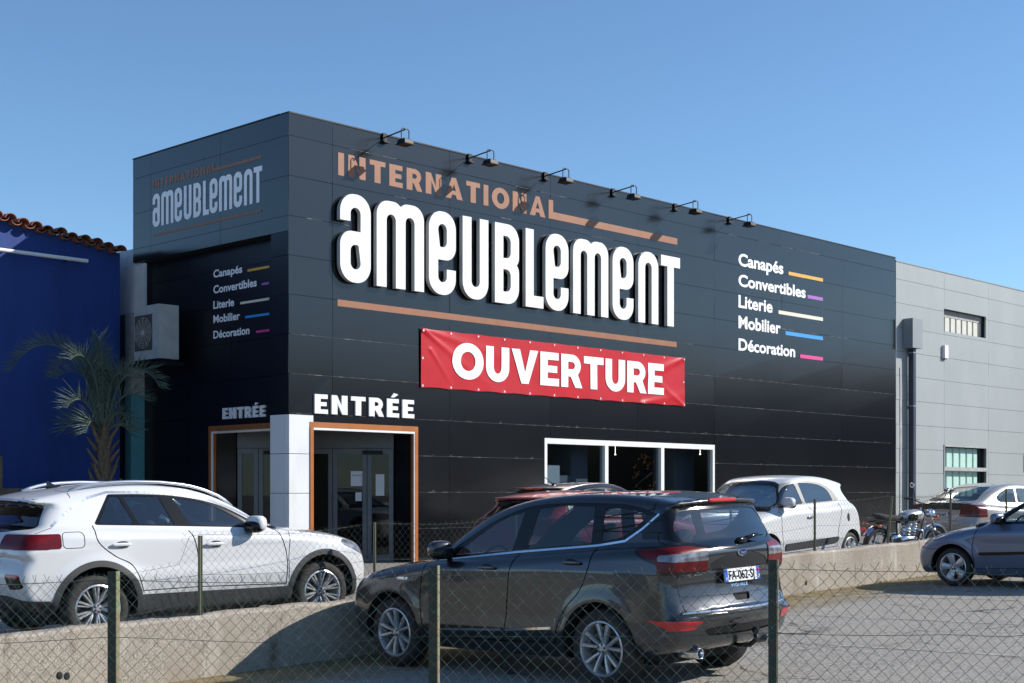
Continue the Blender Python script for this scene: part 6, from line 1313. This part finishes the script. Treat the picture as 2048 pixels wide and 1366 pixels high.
# ================================================================ wire fences
M['green_wire'] = pm('green_coated_wire', (.022, .060, .048), .45, col2=(.12, .19, .165), scale=13, detail=5, contrast=(.5, .7), coat=.3)
M['old_wire'] = pm('weathered_wire', (.035, .05, .042), .5, col2=(.14, .135, .12), scale=9, detail=5, contrast=(.4, .65))
M['green_post'] = pm('green_post_paint', (.012, .030, .018), .5, col2=(.055, .028, .018), scale=11, detail=7, contrast=(.5, .64), coat=.1)
M['post_edge'] = pm('lit_post_edge', (.16, .20, .10), .6, col2=(.22, .15, .09), scale=6)  # sunlit flange of the posts, its brightness put into the colour
def chain_link(p0, d, length, zlo, zhi, pitch, r, mat, parent, barb=.045, seed=1, sides=4, sag=0., nname='wire_mesh', damage=()):
    """woven diamond mesh: every strand is one zigzag wire; p0 start (x, y), d unit direction, zlo/zhi(s) heights"""
    q = random.Random(seed); d = np.array(d); nrm = np.array([d[1], -d[0]]); mb = MB(); n = int(length / pitch); half = pitch / 2
    for i in range(2 * n):
        s0 = i * half; zt, zb = zhi(s0), zlo(s0); k = int((zt - zb) / half) + 1; pts = []; o_ = i % 2
        for j in range(-1, k + 1):
            z = zt - j * half; sx = s0 + (half if (j + o_) % 2 else 0); w = .006 * math.sin(s0 * 3.1 + z * 4) + q.uniform(-.002, .002)
            bulge = sag * math.sin(s0 * 2.2 + 1.3) * math.sin(z * 5)
            for (cs, cz, rad, am) in damage:
                e = math.exp(-((s0 - cs) ** 2 + (z - cz) ** 2) / rad ** 2); w += am * e; bulge += am * e * .8
            if j == -1:
                xj = s0 + (half if o_ else 0); sx = xj + (half if not o_ else -half) * .45 + q.uniform(-.012, .012); z = zt + barb * q.uniform(.5, 1.1)
                if q.random() < .15: z = zt + barb * .15; sx += q.uniform(-.02, .03)
            P = p0 + d * (sx + w) + nrm * ((.0022 if (j + o_) % 2 else -.0022) + bulge); pts.append((P[0], P[1], z))
        mb.tube(pts, r, sides, False)
    return mb.build(nname, mat, parent, smooth=True)
# near fence: posts found at 222, 865 and 1546 px
near = empty('wire_fence', (-.35, 9.35, lot_z(-.35, 9.35)), 'nearest green chain link fence crossing the whole foreground', 'fence')
Z1 = 9.63; nd = np.array([.9927, -.1208]); P1 = np.array([(222 - CX) / FPX * Z1, Z1]); ntop = lambda s: EYE - .534 + .0234 * s     # s counted from the first post
st = P1 - nd * 1.5
g = lambda s: lot_z(*(st + nd * s)) + .02
def near_top(s): u = s - 1.5; k = (u % 2.22) / 2.22; return ntop(u) - .045 - .035 * math.sin(PI * k) * (1 if u > 0 else .6) - .03 * math.exp(-((u - 5.9) / .25) ** 2)
chain_link(st, nd, 7.6, g, near_top, .0866, .0019, M['green_wire'], near, .042, 3, 5, .004, damage=((6.75, .75, .13, .035), (6.2, 1.1, .12, .03)))
mb = MB(); q = random.Random(9)
for lev in (0, -.40, -.80):
    pts = []
    for k in range(160):
        s = 7.6 * k / 159; z = near_top(s) + lev - .012 + (.012 * math.sin(s * 2.1 + lev * 5) if lev else 0); P = st + nd * s; nn = np.array([nd[1], -nd[0]]); pts.append((P[0] + nn[0] * .006, P[1] + nn[1] * .006, z))
    mb.tube(pts, .0019, 5, False)
mb.build('tension_wire', M['green_wire'], near)
for k in range(-1, 4):
    P = P1 + nd * 2.22 * k
    if k in (-1, 3): continue
    z1 = ntop(2.22 * k); z0 = lot_z(*P) - .05; mb = MB(); mb.obox((P[0] - .027, P[1] + .012, z0), (.054, .004, 0), (0, .005, 0), (0, 0, z1 - z0)); mb.cur = 1; mb.obox((P[0] + .0275, P[1] + .01, z0), (.006, 0, 0), (.012, .045, 0), (0, 0, z1 - z0)); mb.build('post', [M['green_post'], M['post_edge']], near)
# fence standing on the low wall
upf = empty('wall_fence', (*an(12, WALL_N - .1), wall_z_an(12)), 'farther weathered chain link fence standing on the low wall', 'fence')
S0 = 2.22; ap1 = 7.827; FN = WALL_N - .09
w0 = an(ap1 - S0 * 1.6, FN)
def ztop(s):
    u = (s - S0 * 1.6) / S0; k = u % 1; h = .80 if u > -.1 else .55; h = h - .05 * math.sin(PI * k) - .10 * sst(-u); return wall_z_an(ap1 + u * S0) + h
def sst(x): return max(0., min(1., x * 1.2))
chain_link(w0, A, 25, lambda s: wall_z_an(ap1 - S0 * 1.6 + s) + .015, ztop, .0866, .0014, M['old_wire'], upf, .03, 5, 4, .01)
mb = MB()
for lev in (-.008, -.4):
    pts = []
    for k in range(220): s = 25 * k / 219; P = w0 + A * s + N * .006; pts.append((P[0], P[1], ztop(s) + lev + .01 * math.sin(s * 1.3)))
    mb.tube(pts, .0018, 4, False)
mb.build('tension_wire', M['old_wire'], upf)
for k in range(0, 10):
    P = an(ap1 + S0 * k, FN); z0 = wall_z_an(ap1 + S0 * k) - .05; h = .86 if k else .82; tip = Vector((0, 0, 0))
    if k == 6: tip = Vector((A[0] * .16, A[1] * .16, -.02))
    mb = MB(); w = .045; ax = A3 * w if k != 1 else A3 * .02
    mb.hexa([Vector((P[0], P[1], z0)) + v + t for t, vs_ in ((Vector((0, 0, 0)), 1), (tip + Vector((0, 0, h)), 1)) for v in (-ax / 2, ax / 2, ax / 2 + N3 * .006, -ax / 2 + N3 * .006)])
    mb.cur = 1; mb.hexa([Vector((P[0], P[1], z0)) + v + t for t in (Vector((0, 0, 0)), tip + Vector((0, 0, h))) for v in (-ax / 2 - A3 * .006, -ax / 2, -ax / 2 + N3 * .04, -ax / 2 - A3 * .006 + N3 * .04)])
    mb.build('post', [M['green_post'], M['post_edge']], upf)

# ================================================================ palm in front of the blue wall
M['frond'] = pm('palm_leaflet', (.05, .08, .06), .65, spec=.25, col2=(.10, .14, .105), scale=3, detail=3)
M['palm_trunk'] = pm('palm_trunk', (.17, .12, .075), .9, col2=(.09, .065, .045), scale=14, bump=.6, bscale=30)
def palm():
    u = (207 - CX) / FPX; Z = 24.2; bx, by = u * Z, Z; zg = up_z(bx, by); zc = EYE + (986 - 868) * Z / FPX
    r_ = empty('palm_tree', (bx, by, zg), 'small palm tree with drooping grey green fronds before the blue wall', 'palm tree')
    q = random.Random(21); mb = MB(); mb.tube([(bx, by, zg), (bx + .02, by, (zg + zc) / 2), (bx, by, zc + .2)], .1, 12, rs=[.15, .13, .09])
    for k in range(46):      # old leaf bases
        a_ = k * 2.4; z = zg + .25 + (zc - zg - .15) * k / 46; c_ = Vector((math.cos(a_), math.sin(a_), 0)); l_ = q.uniform(.18, .34); o = Vector((bx, by, z)) + c_ * .1
        mb.tube([o, o + c_ * .10 + Vector((0, 0, l_ * .55)), o + c_ * (.16 + q.uniform(-.03, .05)) + Vector((0, 0, l_))], .03, 5, rs=[.045, .03, .012])
    mb.build('trunk', M['palm_trunk'], r_)
    mb = MB(); org = Vector((bx, by, zc + .05))
    def frond(az, el, ln, droop, seed, lw=.46, t0=.26):
        ln *= .62 if math.cos(az) > .35 else .9
        qq = random.Random(seed); out = Vector((math.cos(az), math.sin(az), 0)); d = out * math.cos(el) + Vector((0, 0, math.sin(el))); side = Vector((-math.sin(az), math.cos(az), 0)); pts = []; p_ = org + out * .05; n_ = 30
        for k in range(n_ + 1): pts.append(p_.copy()); t = k / n_; d = (d + (out * .35 + Vector((0, 0, -1))) * droop * t ** 1.7).normalized(); p_ = p_ + d * ln / n_
        mb.tube(pts, .012, 5, rs=[.024 * (1 - .9 * k / n_) + .002 for k in range(n_ + 1)])
        m_ = int(ln * 30)
        for k in range(m_):
            t = t0 + (1 - t0) * k / m_; i = min(int(t * n_), n_ - 1); o = pts[i].lerp(pts[i + 1], t * n_ - i); tan = (pts[i + 1] - pts[i]).normalized(); up = side.cross(tan).normalized()
            if up.dot(Vector((0, 0, 1)) - out * .3) < 0: up = -up
            L_ = lw * (.55 + .45 * math.sin(PI * min(1, .2 + (t - t0) / (1 - t0) * .8))) * qq.uniform(.75, 1.15)
            for s in (-1, 1):
                if qq.random() < .08: continue
                dr = (side * s * qq.uniform(.3, .7) + tan * qq.uniform(.4, .9) + up * qq.uniform(.4, .95)).normalized(); w_ = tan.cross(dr).cross(dr).normalized() * .0052; g_ = Vector((0, 0, -1)) * L_ * qq.uniform(.02, .22); q1 = o + dr * L_ * .5 + g_ * .2; e = o + dr * L_ + g_
                mb.add([o - w_ * .7, o + w_ * .7, q1 + w_, q1 - w_, e], [(0, 1, 2, 3), (3, 2, 4)])
    k = 0
    for el, n_, ln, dr in ((1.50, 4, 1.7, .03), (1.45, 5, 1.9, .16), (1.36, 5, 2.0, .26), (1.0, 4, 1.3, .26), (.5, 5, 1.0, .26)):
        for j in range(n_): frond(2 * PI * j / n_ + k * .9 + q.uniform(-.3, .3), el + q.uniform(-.08, .08), ln * q.uniform(.85, 1.1), dr * q.uniform(.8, 1.2), 100 + k * 10 + j)
        k += 1
    frond(PI + .15, 1.34, 2.9, .34, 900, .42, .34); frond(PI - .6, 1.33, 2.5, .30, 901, .42, .34); frond(-.2, 1.36, 2.9, .34, 902, .40, .4)
    mb.build('crown', M['frond'], r_)
palm()

# ================================================================ weeds along the wall top, grit and litter
M['grass'] = pm('dry_grass', (.055, .075, .022), .8, col2=(.16, .14, .06), scale=2)
def tufts(name, spots, kind='stuff'):
    q = random.Random(4); mb = MB()
    for a_, n_, z, c, h in spots:
        for k in range(c):
            o = Vector((*an(a_ + q.gauss(0, .07), n_ + q.gauss(0, .05)), z)); az = q.uniform(0, 6.28); l_ = h * q.uniform(.4, 1.1); d = Vector((math.cos(az), math.sin(az), 0)); s = Vector((-d.y, d.x, 0)) * .004
            mb.add([o - s, o + s, o + d * l_ * .18 + Vector((0, 0, l_ * .6)) + s * .7, o + d * l_ * .18 + Vector((0, 0, l_ * .6)) - s * .7, o + d * l_ * .55 + Vector((0, 0, l_))], [(0, 1, 2, 3), (3, 2, 4)])
    o = mb.build(name, M['grass']); tag(o, kind=kind); return o
sp = []
q = random.Random(8)
for k in range(150): a_ = q.uniform(2.5, 9.2); sp.append((a_, WALL_N - WALL_T - q.uniform(.03, .35), up_z_an(a_), 14, q.uniform(.12, .33)))
for k in range(60): a_ = q.uniform(9, 30); sp.append((a_, WALL_N - WALL_T - q.uniform(.03, .2), up_z_an(a_), 8, q.uniform(.06, .2)))
for k in range(130): a_ = q.uniform(2, 32); n_ = WALL_N + abs(q.gauss(.03, .06)); sp.append((a_, n_, float(lot_z_an(a_, n_)), 6, q.uniform(.02, .06)))
tufts('grass_tufts', sp)
mb = MB(); q = random.Random(12)
for k in range(420):
    a_ = q.uniform(3, 26); n_ = WALL_N + abs(q.gauss(0, 1.6)) + .03; p = an(a_, n_); z = float(lot_z_an(a_, n_)); s = q.uniform(.004, .012) * (1.8 if q.random() < .06 else 1)
    mb.blob((p[0], p[1], z + s * .4), (s, s * q.uniform(.6, 1), s * .6), 2.2, 6, 4)
o = mb.build('gravel_bits', M['concrete']); tag(o, kind='stuff')

# ================================================================ what stands outside the picture and shows in the reflections
far = empty('street_warehouse', (58, 30, 0), 'long plain warehouse across the street, outside the picture and only mirrored', 'building')
mb = MB(); mb.box(58, 76, -45, 118, -1, 8.4); mb.build('wall', pm('far_wall', (.035, .034, .034), .8, col2=(.045, .044, .042), scale=.5), far)
mb = MB(); mb.hexa([(57.4, -46, 8.4), (77, -46, 8.4), (77, 119, 8.4), (57.4, 119, 8.4), (66, -46, 10.6), (68, -46, 10.6), (68, 119, 10.6), (66, 119, 10.6)]); mb.build('roof', M['tile'], far)
far = empty('street_house', (-30, -14, 0), 'pale house behind the viewpoint, outside the picture and only mirrored', 'building')
mb = MB(); mb.box(-44, -26, -30, 2, -1, 3.2); mb.build('wall', pm('house_wall', (.42, .35, .24), .85, col2=(.36, .30, .2), scale=.5), far)
mb = MB(); mb.hexa([(-45, -31, 3.2), (-25, -31, 3.2), (-25, 3, 3.2), (-45, 3, 3.2), (-36, -31, 5), (-34, -31, 5), (-34, 3, 5), (-36, 3, 5)]); mb.build('roof', M['tile'], far)
